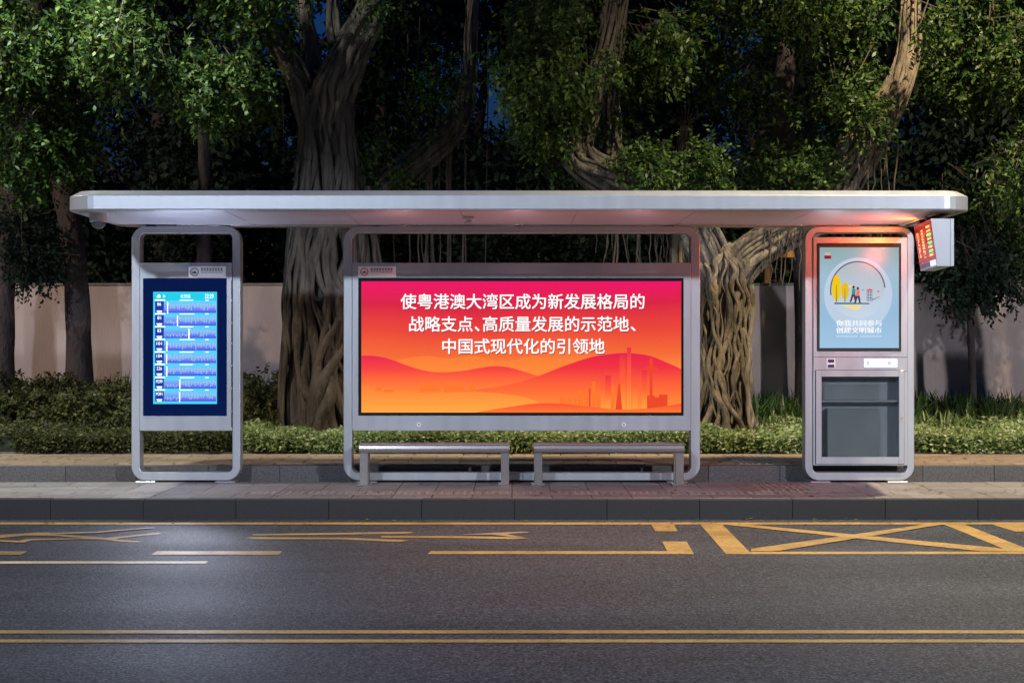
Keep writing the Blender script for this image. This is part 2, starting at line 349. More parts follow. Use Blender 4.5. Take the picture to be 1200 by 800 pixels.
def seg(a, b, w0, w1):                        # painted stroke between two picture points, widths in metres measured across the road
    A, B = RP(*a), RP(*b); d = Vector((B[0]-A[0], B[1]-A[1], 0)).normalized(); n = Vector((-d.y, d.x, 0))
    return [(A[0]+n.x*w0/2, A[1]+n.y*w0/2, A[2]), (B[0]+n.x*w1/2, B[1]+n.y*w1/2, B[2]), (B[0]-n.x*w1/2, B[1]-n.y*w1/2, B[2]), (A[0]-n.x*w0/2, A[1]-n.y*w0/2, A[2])]
box_polys = [[(820.7, 614.7), (846.7, 614.7), (881, 649.4), (851, 649.4)], [(878.4, 646.4), (1300, 646.4), (1300, 649.4), (881.4, 649.4)],
             [(1106.5, 614.7), (1131, 614.7), (1212, 646.2), (1184, 646.2)], [(1163, 614.7), (1210, 614.7), (1250, 623), (1190, 623)]]
box_x = [[(848, 614.7), (874, 614.7), (1182, 643.5), (1184, 646.2), (1150, 646.2)], [(1085, 614.7), (1106, 614.7), (915, 645.5), (905, 646.2), (880, 646.2), (880, 643.5)]]
mark(box_polys, 'frame of the crossed yellow bus bay box below the advertising kiosk')
mark([box_x[0]], 'diagonal stroke of the crossed box running down to the right', dz=.0015)
mark([box_x[1]], 'diagonal stroke of the crossed box running up to the right', dz=.003)
t1 = [[(-60, 628.5), (0, 626.6), (25, 625.2), (45, 624), (60, 624), (64, 626), (100, 628.5), (125, 630.2), (185, 624.3), (190, 625.4), (140, 630.6), (135, 632), (168, 634.6), (160, 635.6), (140, 634.8), (118, 632), (60, 627.6), (30, 627.4), (0, 630.6), (-60, 632)],
      [(-60, 633), (0, 632.6), (22, 634), (32, 631.5), (90, 631), (120, 630.9), (120, 632.2), (90, 632), (38, 633.4), (28, 636), (0, 635), (-60, 636)]]
mark([t1[0]], 'stretched painted character on the road at the left picture edge, crossed strokes'); mark([t1[1]], 'lower stroke of the stretched painted character at the left picture edge', dz=.0015)
mark([[(60, 624.6), (110, 623.4), (150, 620.3), (180, 618.3), (182, 619), (150, 621.6), (115, 624.8), (62, 626.8)]], 'faded thin stroke rising towards the kerb at the road edge', m='yellow3', dz=.003)
t2 = [[(296, 626), (480, 623.2), (486, 624.4), (478, 625.2), (400, 626.4), (296, 627.4)], [(288, 630.2), (296, 629.4), (410, 630.2), (480, 633), (470, 634.8), (455, 634.6), (400, 632), (296, 631.8)]]
mark([t2[0]], 'upper stroke of the arrow-like painted character left of the light box'); mark([t2[1]], 'lower stroke of the arrow-like painted character left of the light box')
mark([[(447, 628), (540, 628.2), (600, 629.5), (622, 630.6), (600, 631.8), (540, 630.6), (447, 630)]], 'long thin painted stroke on the road below the left bench')
mark([[(538, 626.8), (580, 624.4), (612, 623.2), (622, 624), (600, 625.6), (594, 626.4), (616, 630), (600, 629.4), (575, 626.6)]], 'worn pale painted tip of the character below the benches', m='yellow3', dz=.0015)

# boundary wall
wl = thing('boundary_wall', 'long low pinkish plaster wall behind the planting bed', 'wall', (0, 6.72, UZ))
MB().box(-30, 30, 6.72, 6.95, -.2, 2.385).build('wall_body', M['wall'], wl)
MB().bbox(-30, 30, 6.70, 6.97, 2.387, 2.42, .006, 1).build('coping', M['coping'], wl)

# ------------------------------------------------------------------ text
def text_geo(txt, bold=.0):
    cu = bpy.data.curves.new('t', 'FONT'); cu.body = txt; cu.size = 1; cu.offset = bold; cu.resolution_u = 3; cu.fill_mode = 'FRONT'
    o = bpy.data.objects.new('t', cu); col.objects.link(o); bpy.context.view_layer.update()
    dg = bpy.context.evaluated_depsgraph_get(); me = bpy.data.meshes.new_from_object(o.evaluated_get(dg))
    v = np.array([w.co[:] for w in me.vertices]); f = [tuple(p_.vertices) for p_ in me.polygons]
    bpy.data.objects.remove(o); bpy.data.curves.remove(cu); bpy.data.meshes.remove(me)
    return v, f
def text(txt, x0, x1, ztop, zbot, y, mt, parent, name='lettering', bold=.0, mb=None, dx=0, dz=0):
    v, f = text_geo(txt, bold); a = v[:, 0].min(); b = v[:, 0].max(); c = v[:, 1].min(); d = v[:, 1].max()
    X = x0+(v[:, 0]-a)/(b-a)*(x1-x0)+dx; Z = zbot+(v[:, 1]-c)/(d-c)*(ztop-zbot)+dz
    V = np.stack([X, np.full_like(X, y), Z], 1)
    if mb is not None: mb.add(V, f); return
    return link_mesh(name, V, f, mt, parent)
def screen_fill_spot(parent, pts, watts, c, aim=(0, -1, 0), ang=176):     # added unseen fill spots, boosting the weak glow of a lit face
    for p_ in pts:
        ld = bpy.data.lights.new('screen_fill_spot', 'SPOT'); ld.energy = watts; ld.color = c; ld.spot_size = R(ang); ld.spot_blend = .6; ld.shadow_soft_size = .0
        o = bpy.data.objects.new('screen_fill_spot', ld); col.objects.link(o); o.parent = parent; o.location = Vector(p_)-rootloc(parent); o.rotation_euler = Vector(aim).to_track_quat('-Z', 'Z').to_euler()

# ------------------------------------------------------------------ shelter frames
def feet(parent, xs, y0=.0, y1=.2):
    for x in xs: MB().bbox(x-.11, x+.11, y0-.04, y1+.04, .0, .014, .004, 1).build('foot_plate', M['alu'], parent)
def bolts(parent, pts):
    for x, y in pts: MB().cyl(x, y, .014, .026, .013, 6).build('bolt', M['steel'], parent)
RT = 2.815                                    # frame top

# ---- information totem
inf = thing('information_totem', 'tall silver totem with a lit blue bus departure screen, left end of shelter', 'information board', (FX(220), .1, 0))
ring(MB(), (FX(154), FX(281.6), .022, RT), (FX(163.8), FX(272.2), FZ(553), FZ(273.5)), .155, .055, 0, .2).build('frame', M['alu'], inf)
MB().bbox(FX(163.8)+.001, FX(272)-.001, -.012, .17, FZ(504.6), FZ(308), .006, 2).build('cabinet', M['alu'], inf)
MB().box(FX(271.2), FX(272.0)+.004, -.016, -.006, FZ(500), FZ(328)).build('door_seam', M['seam'], inf)
for yy in (352, 378, 402, 428, 455, 482): MB().bbox(FX(271), FX(272.6), -.024, -.010, FZ(yy)-.012, FZ(yy)+.012, .002, 1).build('hinge', M['steel'], inf)
MB().bbox(FX(168), FX(266), -.018, -.010, FZ(487), FZ(326), .003, 1).build('bezel', M['navy'], inf)
lit = MB(); lit.poly([(FX(180), FZ(473)), (FX(254.6), FZ(473)), (FX(254.6), FZ(342)), (FX(180), FZ(342))], -.020)
scr = lit.build('screen', emat('screen_cyan', s(70, 205, 245), 1.1), inf)
IY = -.0225
MB().poly([(FX(180.6), FZ(352)), (FX(254), FZ(352)), (FX(254), FZ(342.8)), (FX(180.6), FZ(342.8))], IY).build('header_bar', emat('screen_header', s(25, 200, 225), 1.1), scr)
row_m = egrad('screen_row', [(0, s(60, 60, 190)), (.12, s(95, 95, 235)), (.5, s(115, 150, 240)), (1, s(105, 205, 245))], 1.05)
lab_m = emat('screen_label', s(35, 50, 165), 1.0); wht_m = emat('screen_white', s(240, 250, 255), 1.7); pale_m = emat('screen_pale', s(175, 225, 225), 1.05); yel_m = emat('screen_marker', s(255, 255, 215), 1.8)
ww = MB(); pp = MB(); mm = MB()
text('22:29', FX(240.5), FX(250.8), FZ(344.6), FZ(349.5), IY-.004, None, None, mb=ww)
text('公交站', FX(212), FX(223.6), FZ(344.8), FZ(349.3), IY-.004, None, None, mb=ww)
ww.poly([(FX(184), FZ(348.6)), (FX(188.6), FZ(348.6)), (FX(188.4), FZ(346.2)), (FX(187), FZ(345)), (FX(185), FZ(346.4))], IY-.004)
ww.poly([(FX(192), FZ(348.6)), (FX(194.5), FZ(347.4)), (FX(192), FZ(345.2))], IY-.004)
ROWS = [(353, 366.6, 196.4, 'B6'), (369, 381.4, 208, '81'), (384, 396.2, 221.3, '83'), (399, 410.6, 195.5, '101'), (413.6, 425.2, 195.2, '104'), (428.2, 440, 195.4, '226'), (443.4, 455, 210.6, 'M299'), (458, 470, 210.4, 'M391')]
r2 = random.Random(3)
for a, b, xm, t in ROWS:
    MB().poly([(FX(193), FZ(b)), (FX(253.7), FZ(b)), (FX(253.7), FZ(a)), (FX(193), FZ(a))], IY).build('route_row', row_m, scr)
    MB().poly([(FX(182.2), FZ(b)), (FX(192.6), FZ(b)), (FX(192.6), FZ(a)), (FX(182.2), FZ(a))], IY-.001).build('route_label', lab_m, scr)
    w = {2: 4.2, 3: 6.2, 4: 7.4}[len(t)]
    text(t, FX(187.2-w/2), FX(187.2+w/2), FZ(a+1.4), FZ(a+5.2), IY-.004, None, None, mb=ww)
    ww.poly([(FX(184), FZ(b-1.6)), (FX(190.6), FZ(b-1.6)), (FX(190.6), FZ(b-2.6)), (FX(184), FZ(b-2.6))], IY-.004)
    ww.poly([(FX(184.8), FZ(b-.1)), (FX(190), FZ(b-.1)), (FX(190), FZ(b-.9)), (FX(184.8), FZ(b-.9))], IY-.004)
    ww.poly([(FX(182), FZ(a-.7)), (FX(194), FZ(a-.7)), (FX(194), FZ(a-1.9)), (FX(182), FZ(a-1.9))], IY-.002)
    ww.poly([(FX(211), FZ(a-.8)), (FX(r2.uniform(224, 230)), FZ(a-.8)), (FX(228), FZ(a-1.6)), (FX(211), FZ(a-1.6))], IY-.002)
    ww.poly([(FX(241), FZ(a-.8)), (FX(245), FZ(a-.8)), (FX(245), FZ(a-1.6)), (FX(241), FZ(a-1.6))], IY-.002)
    MB().poly([(FX(xm), FZ(b+.6)), (FX(xm+1.1), FZ(b+.6)), (FX(xm+1.1), FZ(a+1)), (FX(xm), FZ(a+1))], IY-.003).build('bus_position_marker', yel_m, scr)
    x = 194.6
    while x < 252.5:                          # stop names of the route: narrow upright lines
        ln = r2.uniform(3, 7) if x > xm else r2.uniform(1.5, 4)
        top = a+r2.uniform(1.8, 3.4) if x > xm else a+6+r2.uniform(0, 2)
        z = top
        while z < min(top+ln, b-1.2):
            pp.poly([(FX(x), FZ(z+.7)), (FX(x+.75), FZ(z+.7)), (FX(x+.75), FZ(z)), (FX(x), FZ(z))], IY-.003); z += .95
        x += 1.75
ww.build('screen_lettering', wht_m, scr); pp.build('stop_name_lettering', pale_m, scr)
def nameplate(parent, x0, x1, z1, z0, y, red):
    pl = MB().bbox(x0, x1, y-.003, y+.001, z0, z1, .001, 1).build('nameplate', mat('plate_white', (.9, .9, .9, 1), .5), parent)
    ink = mat('plate_ink', (.06, .05, .09, 1), .6); rd = mat('plate_red', (.30, .03, .05, 1), .6)
    w = x1-x0; h = z1-z0; cx = x0+w*.16; cz = z0+h*.5; r = h*.36
    lg = MB(); n = 28; v = []; 
    for k in range(n):
        a = 2*PI*k/n; v += [(cx+r*math.cos(a), y-.0045, cz+r*math.sin(a)), (cx+r*.80*math.cos(a), y-.0045, cz+r*.80*math.sin(a))]
    lg.add(v, [((2*k) % (2*n), (2*k+1) % (2*n), (2*k+3) % (2*n), (2*k+2) % (2*n))[::-1] for k in range(n)])
    lg.poly([(cx-r*.6, cz-r*.3), (cx+r*.6, cz-r*.3), (cx+r*.3, cz+r*.05), (cx, cz+r*.2), (cx-r*.35, cz+r*.05)], y-.0045)
    lg.build('logo', rd if red else ink, pl)
    t = MB(); t2_ = MB()
    for k in range(8):
        a = x0+w*(.33+.075*k); dst = t2_ if k in (4, 7) and red else t
        for q in range(3): dst.poly([(a, z0+h*(.60+.09*q)), (a+w*.058, z0+h*(.60+.09*q)), (a+w*.058, z0+h*(.65+.09*q)), (a, z0+h*(.65+.09*q))], y-.0045)
        dst.poly([(a+w*.024, z0+h*.58), (a+w*.034, z0+h*.58), (a+w*.034, z0+h*.86), (a+w*.024, z0+h*.86)], y-.0047)
    for k in range(16): t.poly([(x0+w*(.33+.037*k), z0+h*.44), (x0+w*(.33+.037*k+.028), z0+h*.44), (x0+w*(.33+.037*k+.028), z0+h*.5), (x0+w*(.33+.037*k), z0+h*.5)], y-.0045)
    t.build('lettering', ink, pl)
    if t2_.v: t2_.build('red_lettering', rd, pl)
screen_fill_spot(inf, [(FX(196), -.06, 1.7), (FX(240), -.06, 1.7)], 30, (.66, .72, 1.0), (0, -1, .9))
screen_fill_spot(inf, [(FX(217), -.06, 1.15)], 34, (.70, .76, 1.0), (0, -1, -.15))
screen_fill_spot(inf, [(FX(217), -.06, 1.35)], 115, (.80, .83, 1.0), (0, -1, -.22), 52)
nameplate(inf, FX(221.3), FX(265), FZ(312), FZ(325.6), -.013, False)
feet(inf, (FX(171), FX(264))); bolts(inf, [(FX(164), -.02), (FX(271), -.02)])

# ---- light box
adv = thing('advertising_light_box', 'wide silver frame with a glowing red and orange banner, between the two narrow totems', 'light box', (FX(611), .1, 0))
ring(MB(), (FX(402.5), FX(820.5), .022, RT), (FX(412.6), FX(809.5), FZ(553.7), FZ(273)), .17, .07, 0, .2).build('frame', M['alu'], adv)
MB().bbox(FX(412.6)+.001, FX(809.5)-.001, -.012, .17, FZ(504.5), FZ(308), .006, 2).build('cabinet', M['alu'], adv)
MB().bbox(FX(420), FX(801), -.018, -.010, FZ(486.7), FZ(325.7), .003, 1).build('bezel', M['dark'], adv)
for xx in (491, 731):
    MB().cyly(FX(xx), FZ(497), -.0155, -.0125, .024, 16).build('lock_cover', M['white'], adv); MB().cyly(FX(xx), FZ(497), -.017, -.0155, .009, 10).build('lock', M['seam'], adv)
ps = MB().poly([(FX(423.7), FZ(483)), (FX(798), FZ(483)), (FX(798), FZ(329.7)), (FX(423.7), FZ(329.7))], -.020).build(
    'poster', egrad('poster_sky', [(0, s(248, 150, 60)), (.32, s(240, 135, 58)), (.45, s(232, 100, 50)), (.62, s(222, 66, 52)), (.82, s(205, 32, 62)), (1, s(226, 14, 98))], 1.15, nz_amt=.16), adv)
def hill(pts, stops, y, name='hill_print'):
    q = [(FX(a), FZ(b)) for a, b in pts]; P = smooth_path([(a, b, 0) for a, b in q], 60)
    poly = [(P[0][0], FZ(483))]+[(float(p_[0]), float(p_[1])) for p_ in P]+[(P[-1][0], FZ(483))]
    mb = MB(); v = []; n = len(P)
    for p_ in P: v += [(float(p_[0]), y, FZ(483)), (float(p_[0]), y, float(p_[1]))]
    mb.add(v, [(2*k, 2*k+2, 2*k+3, 2*k+1) for k in range(n-1)])
    return mb.build(name, egrad('print_'+str(y)[-4:].replace('.', '')+str(len(pts)), stops, 1.15), ps)
hill([(424, 426), (445, 431), (470, 421), (500, 417), (525, 420), (555, 417), (590, 424), (625, 417), (660, 424), (690, 420), (720, 425)], [(0, s(250, 155, 62)), (1, s(236, 118, 50))], -.0212, 'cloud_print')
hill([(423.8, 416.5), (440, 417), (457, 420.5), (480, 429), (500, 434.5), (520, 436), (545, 434), (575, 429), (595, 430), (615, 435.5), (632, 441), (650, 449), (672, 464)], [(0, s(250, 160, 62)), (.4, s(246, 122, 52)), (.75, s(234, 66, 58)), (1, s(222, 32, 78))], -.0220)
hill([(520, 459), (560, 456), (600, 449.5), (630, 440.5), (660, 429), (690, 419), (712, 415), (735, 413.5), (760, 416.5), (780, 424), (797.9, 432)], [(0, s(250, 140, 56)), (.35, s(244, 104, 50)), (.75, s(228, 48, 58)), (1, s(216, 30, 70))], -.0228)
hill([(423.8, 451), (450, 454.5), (480, 459), (510, 460), (545, 458.5), (580, 460), (610, 464), (630, 470)], [(0, s(252, 160, 62)), (1, s(246, 118, 52))], -.0236)
def bld(rects, c, y, nm='skyline_print'):
    for q in rects:
        mb = MB()
        if not isinstance(q[0], tuple): a, b, t, bo = q; mb.poly([(FX(a), FZ(bo)), (FX(b), FZ(bo)), (FX(b), FZ(t)), (FX(a), FZ(t))], y); y -= .00012
        else: mb.poly([(FX(a), FZ(b)) for a, b in q], y); y -= .00012
        mb.build(nm, c, ps)
b1 = egrad('tower_print', [(0, s(252, 150, 56)), (.5, s(243, 92, 50)), (1, s(222, 44, 62))], 1.15)
b2 = emat('far_block_print', s(244, 112, 44), 1.15); b3 = emat('near_block_print', s(222, 68, 38), 1.15)
bld([(726, 733, 416, 479), (734.5, 739.5, 407, 479), (741, 747, 428, 478), (752, 758, 434, 478), (709, 716, 440, 478), (703, 708, 430, 478)], b1, -.0240)
bld([(693.5, 697.5, 447, 478), (698, 704, 458, 478), (664, 671, 466, 476), (672, 676, 460, 476), (677, 683, 457, 476), (684, 691, 463, 477), (716, 720, 452, 478), (440, 448, 453, 458), (450, 462, 456, 459.5), (492, 516, 447.5, 459), (520, 545, 447, 459), (548, 558, 450, 459), (656, 663, 463, 474)], b2, -.0250, 'low_building_print')
bld([[(721, 480), (729, 480), (726.3, 449), (724.7, 449)], (761, 764.5, 420, 479), (756, 770, 430.5, 432.5), (758, 767, 463, 478), (767, 772, 465, 478), (772, 782, 462, 478), (690, 692, 455, 478)], b3, -.0258, 'near_building_print')
hill([(556, 483), (590, 477.5), (625, 472.8), (655, 472.5), (690, 476), (725, 479.5), (760, 478), (797.9, 472.5)], [(0, s(248, 112, 46)), (1, s(236, 74, 48))], -.0268)
EM = 19.08
def rowtext(parts, ytop, ybot, ref):
    sh = MB(); wh = MB(); vr, _ = text_geo(ref, .0); hpe = vr[:, 1].max()-vr[:, 1].min(); base = vr[:, 1].min()
    unit = (vr[:, 0].max()-vr[:, 0].min())/(len(ref)-.06)
    k = EM*D0/2000/unit; zb = FZ(ybot)-base*k
    for t, px in parts:
        v, f = text_geo(t, 0); x0 = FX(px)-v[:, 0].min()*k
        for mb, dx, dz, y in ((sh, .010, -.010, -.0285), (wh, 0, 0, -.0300), (wh, .0045, 0, -.0303), (wh, .0022, .0035, -.0306)):
            mb.add(np.stack([x0+v[:, 0]*k+dx, np.full(len(v), y), zb+v[:, 1]*k+dz], 1), f)
    sh.build('letter_shadow', emat('print_letter_shadow', s(150, 22, 44), 1), ps); wh.build('lettering', emat('print_white', s(252, 250, 250), 1.15), ps)
rowtext([('使粤港澳大湾区成为新发展格局的', 469.6)], 345, 362.3, '使粤港澳大湾区成为新发展格局的')
rowtext([('战略支点', 479.6), ('、', 556.2), ('高质量发展的示范地', 565.8), ('、', 738.8)], 371, 388.6, '高质量发展的示范地')
rowtext([('中国式现代化的引领地', 518.4)], 397.5, 414.6, '中国式现代化的引领地')
screen_fill_spot(adv, [(FX(470), -.06, 1.9), (FX(610), -.06, 1.9), (FX(750), -.06, 1.9)], 7.5, (1.0, .52, .60), (0, -1, 1.3), 150)
nameplate(adv, FX(420), FX(464), FZ(312), FZ(325), -.013, True)
feet(adv, (FX(430), FX(793)))

# ---- kiosk with poster and cupboard
kio = thing('poster_kiosk', 'tall silver kiosk with a lit light blue poster above a glass fronted cupboard', 'kiosk', (FX(1008), .1, 0))
ring(MB(), (FX(943.5), FX(1071.5), .022, RT), (FX(952.6), FX(1063.2), FZ(553.5), FZ(272.6)), .155, .055, 0, .2).build('frame', M['alu'], kio)
KX0, KX1 = FX(952.6)+.001, FX(1063.2)-.001
cab = MB()
cab.bbox(KX0, KX1, -.02, .17, FZ(435), FZ(278), .006, 2)               # upper body, behind the poster
cab.box(KX0, FX(961.5), -.018, .17, FZ(544.7), FZ(435)-.001); cab.box(FX(1053), KX1, -.018, .17, FZ(544.7), FZ(435)-.001)
cab.box(FX(961.5), FX(1053), -.018, .17, FZ(544.7), FZ(536)); cab.box(FX(961.5), FX(1053), .155, .17, FZ(536), FZ(435)-.001)
cab.build('cabinet', M['alu'], kio)
MB().box(KX0+.002, KX1-.002, -.0225, -.019, FZ(418)-.004, FZ(418)).build('panel_seam', M['seam'], kio)
MB().bbox(FX(957), FX(1055.5), -.028, -.018, FZ(411.4), FZ(285), .003, 1).build('bezel', mat('green_black_border', (.004, .012, .008, 1), .6), kio)
kp = MB().poly([(FX(960), FZ(407.6)), (FX(1052.6), FZ(407.6)), (FX(1052.6), FZ(290)), (FX(960), FZ(290))], -.030).build(
    'poster', egrad('poster_blue', [(0, s(160, 198, 228)), (.35, s(150, 188, 218)), (.7, s(158, 190, 208)), (1, s(140, 170, 172))], 1.0, nz_amt=.2), kio)
def disc(cx, cy, rx, ry, y, a0=0, a1=360, n=40, inner=0):
    mb = MB(); v = []
    for k in range(n+1):
        a = R(a0+(a1-a0)*k/n); v += [(FX(cx+rx*math.cos(a)), y, FZ(cy-ry*math.sin(a))), (FX(cx+rx*inner*math.cos(a)), y, FZ(cy-ry*inner*math.sin(a)))]
    mb.add(v, [(2*k, 2*k+2, 2*k+3, 2*k+1) for k in range(n)]); return mb
def km(nm, c, st=1.0): return emat('kiosk_print_'+nm, s(*c), st)
disc(1005, 345, 40, 43, -.0310).build('halo_print', km('halo', (190, 206, 226)), kp)
disc(1014, 362, 24, 22, -.0313).build('puddle_print', km('puddle', (188, 208, 230)), kp)
disc(1004.5, 340, 31.5, 33, -.0320).build('window_print', egrad('kiosk_print_window', [(0, s(200, 214, 232)), (1, s(172, 186, 192))], 1), kp)
disc(1004.5, 340, 32.5, 34, -.0330, 5, 190, 44, .955).build('arc_print', km('arc', (92, 92, 96)), kp)
disc(979.5, 337.5, 5.3, 15.2, -.0340).build('tree_print', km('tree', (240, 200, 20)), kp); disc(989.5, 341, 4.6, 10, -.0342).build('tree_print', km('tree2', (228, 190, 30)), kp)
t = MB(); t.poly([(FX(979), FZ(354)), (FX(980), FZ(354)), (FX(979.8), FZ(334)), (FX(979.2), FZ(334))], -.0346); t.poly([(FX(989), FZ(354)), (FX(989.9), FZ(354)), (FX(989.7), FZ(338)), (FX(989.2), FZ(338))], -.0346)
t.poly([(FX(977), FZ(356.4)), (FX(1018), FZ(356.4)), (FX(1018), FZ(355)), (FX(977), FZ(354.6))], -.0347); t.build('ground_line_print', km('line', (60, 100, 100)), kp)
MB().poly([(FX(993), FZ(335.5)), (FX(998.5), FZ(334)), (FX(998.5), FZ(336)), (FX(993.5), FZ(336.6))], -.0352).build('arm_print', km('arm', (240, 222, 150)), kp)
t = MB(); t.poly([(FX(985), FZ(357.5)), (FX(1009), FZ(357.5)), (FX(1007), FZ(362)), (FX(1001), FZ(364)), (FX(992), FZ(360))], -.0345); t.build('path_print', km('path', (240, 222, 150)), kp)
def fig(x, y, shirt, nm):                      # small printed walker
    mb = disc(x, y-14, 1.5, 1.8, -.0356, n=14); mb.build('walker_head_print', km('hair'+nm, (60, 50, 62)), kp)
    MB().poly([(FX(x-2.2), FZ(y-5)), (FX(x+2), FZ(y-5)), (FX(x+2.4), FZ(y-11.8)), (FX(x-1.6), FZ(y-12.2))], -.0354).build('walker_shirt_print', km('shirt'+nm, shirt), kp)
    a = MB(); a.poly([(FX(x-2.2), FZ(y-5.2)), (FX(x+.4), FZ(y-5.2)), (FX(x-2.4), FZ(y+3)), (FX(x-4.4), FZ(y+4)), (FX(x-4.4), FZ(y+3))], -.0358); a.poly([(FX(x-.6), FZ(y-5.2)), (FX(x+2.2), FZ(y-5.2)), (FX(x+3.4), FZ(y+3)), (FX(x+1.8), FZ(y+3.4))], -.0359)
    a.build('walker_legs_print', km('legs'+nm, (70, 58, 84)), kp)
fig(999.5, 350.5, (70, 140, 140), 'a'); fig(1004.5, 352, (232, 128, 92), 'b')
t = MB()
for k in range(4): t.poly([(FX(1015+k*1.9), FZ(352.5)), (FX(1015.6+k*1.9), FZ(352.5)), (FX(1015.6+k*1.9), FZ(341)), (FX(1015+k*1.9), FZ(341))], -.0350)
for k in range(4): t.poly([(FX(1015), FZ(352.5-k*3.2)), (FX(1021.3), FZ(352.5-k*3.2)), (FX(1021.3), FZ(351.9-k*3.2)), (FX(1015), FZ(351.9-k*3.2))], -.0351)
t.poly([(FX(1021), FZ(352)), (FX(1030), FZ(348)), (FX(1030), FZ(347.4)), (FX(1021), FZ(350.8))], -.0352); t.build('lattice_tower_print', km('lattice', (92, 96, 118)), kp)
t = MB(); t.poly([(FX(1014.5), FZ(341)), (FX(1022), FZ(341)), (FX(1021), FZ(338.8)), (FX(1015.6), FZ(338.8))], -.0353); t.poly([(FX(1018), FZ(338.8)), (FX(1019), FZ(338.8)), (FX(1018.5), FZ(336.4))], -.0353)
t.build('tower_roof_print', km('roof', (222, 92, 100)), kp); disc(1028.4, 341.6, 1.4, 1.6, -.0353, n=12).build('balloon_print', km('balloon', (214, 140, 150)), kp); disc(1010.5, 340, 1.6, 1, -.0353, n=12).build('cloud_print', km('cl', (120, 180, 180)), kp)
MB().poly([(FX(965.4), FZ(303.4)), (FX(973.4), FZ(303.4)), (FX(973.4), FZ(299.6)), (FX(965.4), FZ(299.6))], -.0320).build('stamp_print', km('stamp', (140, 30, 32)), kp)
MB().poly([(FX(965.8), FZ(299.4)), (FX(973), FZ(299.4)), (FX(972.6), FZ(296.2)), (FX(966.2), FZ(296.2))], -.0320).build('stamp_top_print', km('stamp2', (214, 176, 160)), kp)
wm = km('white', (244, 248, 252), 1.05)
kt = MB()
for q, dx in enumerate((0, .005, .0025)):
    text('你我共同参与', FX(979), FX(1032), FZ(375), FZ(382.2), -.0335-q*.0003, None, None, mb=kt, dx=dx); text('创建文明城市', FX(979), FX(1032), FZ(383.2), FZ(390.4), -.0335-q*.0003, None, None, mb=kt, dx=dx)
kt.build('lettering', wm, kp)
t = MB()
for k in range(19):
    if k == 9: continue
    for q in range(2): t.poly([(FX(979.4+k*2.8), FZ(394.8-q*1.3)), (FX(981.6+k*2.8), FZ(394.8-q*1.3)), (FX(981.6+k*2.8), FZ(394.1-q*1.3)), (FX(979.4+k*2.8), FZ(394.1-q*1.3))], -.0335)
t.build('small_lettering', km('small', (214, 228, 240)), kp)
# card reader and light strip
cr_ = MB().bbox(FX(968), FX(978.5), -.026, -.019, FZ(431), FZ(420), .003, 1).build('socket_plate', M['white'], kio)
for a, b in ((421, 424.6), (427, 430.4)): MB().bbox(FX(969.6), FX(977), -.0275, -.0262, FZ(b), FZ(a), .001, 1).build('socket', mat('navy_plastic', (.01, .015, .08, 1), .4), cr_)
ls = MB().bbox(FX(1012), FX(1051), -.030, -.019, FZ(430.2), FZ(420.2), .004, 1).build('light_strip', emat('strip_light', s(225, 235, 255), 1.6), kio)
for a in (1016.5, 1041.6): disc(a, 425.3, 1.7, 1.9, -.0310, inner=.55, n=20).build('button_print', emat('button_blue', s(60, 120, 215), 1), ls)
dr = MB(); a0, a1, z0_, z1_ = FX(955.4), FX(1058.7), FZ(543), FZ(433.7); g0, g1, h0, h1 = FX(962.2), FX(1052.6), FZ(535), FZ(441)
dr.bbox(a0, g0, -.036, -.020, z0_, z1_, .003, 1); dr.bbox(g1, a1, -.036, -.020, z0_, z1_, .003, 1); dr.box(g0, g1, -.0355, -.0205, z0_, h0); dr.box(g0, g1, -.0355, -.0205, h1, z1_)
door = dr.build('door', M['alu'], kio)
m, nt, p, N, L = newmat('door_glass'); gl = N.new('ShaderNodeBsdfGlossy'); gl.inputs['Roughness'].default_value = .04; tr = N.new('ShaderNodeBsdfTransparent'); tr.inputs[0].default_value = (.80, .82, .82, 1)
fr = N.new('ShaderNodeFresnel'); fr.inputs[0].default_value = 1.5; mx = N.new('ShaderNodeMixShader'); L.new(fr.outputs[0], mx.inputs[0]); L.new(tr.outputs[0], mx.inputs[1]); L.new(gl.outputs[0], mx.inputs[2]); L.new(mx.outputs[0], N['Material Output'].inputs[0]); M['glass'] = m
MB().box(g0, g1, -.030, -.026, h0, h1).build('door_glass', M['glass'], door)
MB().cyly(FX(1056), FZ(489.5), -.042, -.036, .012, 12).build('lock', mat('brass', (.55, .33, .12, 1), .4, .8), door)
gp = MB()
for q in ((a0-.005, a0, z0_, z1_), (a1, a1+.005, z0_, z1_), (a0, a1, z1_, z1_+.005), (a0, a1, z0_-.005, z0_)): gp.box(q[0], q[1], -.0215, -.0185, q[2], q[3])
gp.build('door_gap', M['seam'], kio)
MB().bbox(FX(961.5)+.002, FX(1053)-.002, .0, .15, FZ(471), FZ(468.6), .002, 1).build('shelf', M['alu'], kio)
MB().bbox(FX(963), FX(1031), .09, .14, FZ(468.4), FZ(451), .002, 1).build('inner_box', mat('grey_board', (.34, .36, .36, 1), .6, var=.15, vscale=2), kio)
MB().bbox(FX(971), FX(1031), .06, .14, FZ(535.5), FZ(479), .002, 1).build('inner_board', mat('grey_board_low', (.33, .345, .345, 1), .6, var=.2, vscale=1.5), kio)
screen_fill_spot(kio, [(FX(975), -.06, 1.9), (FX(1035), -.06, 1.9)], 9, (.85, .86, 1.0), (0, -1, 1))
feet(kio, (FX(961), FX(1051)))

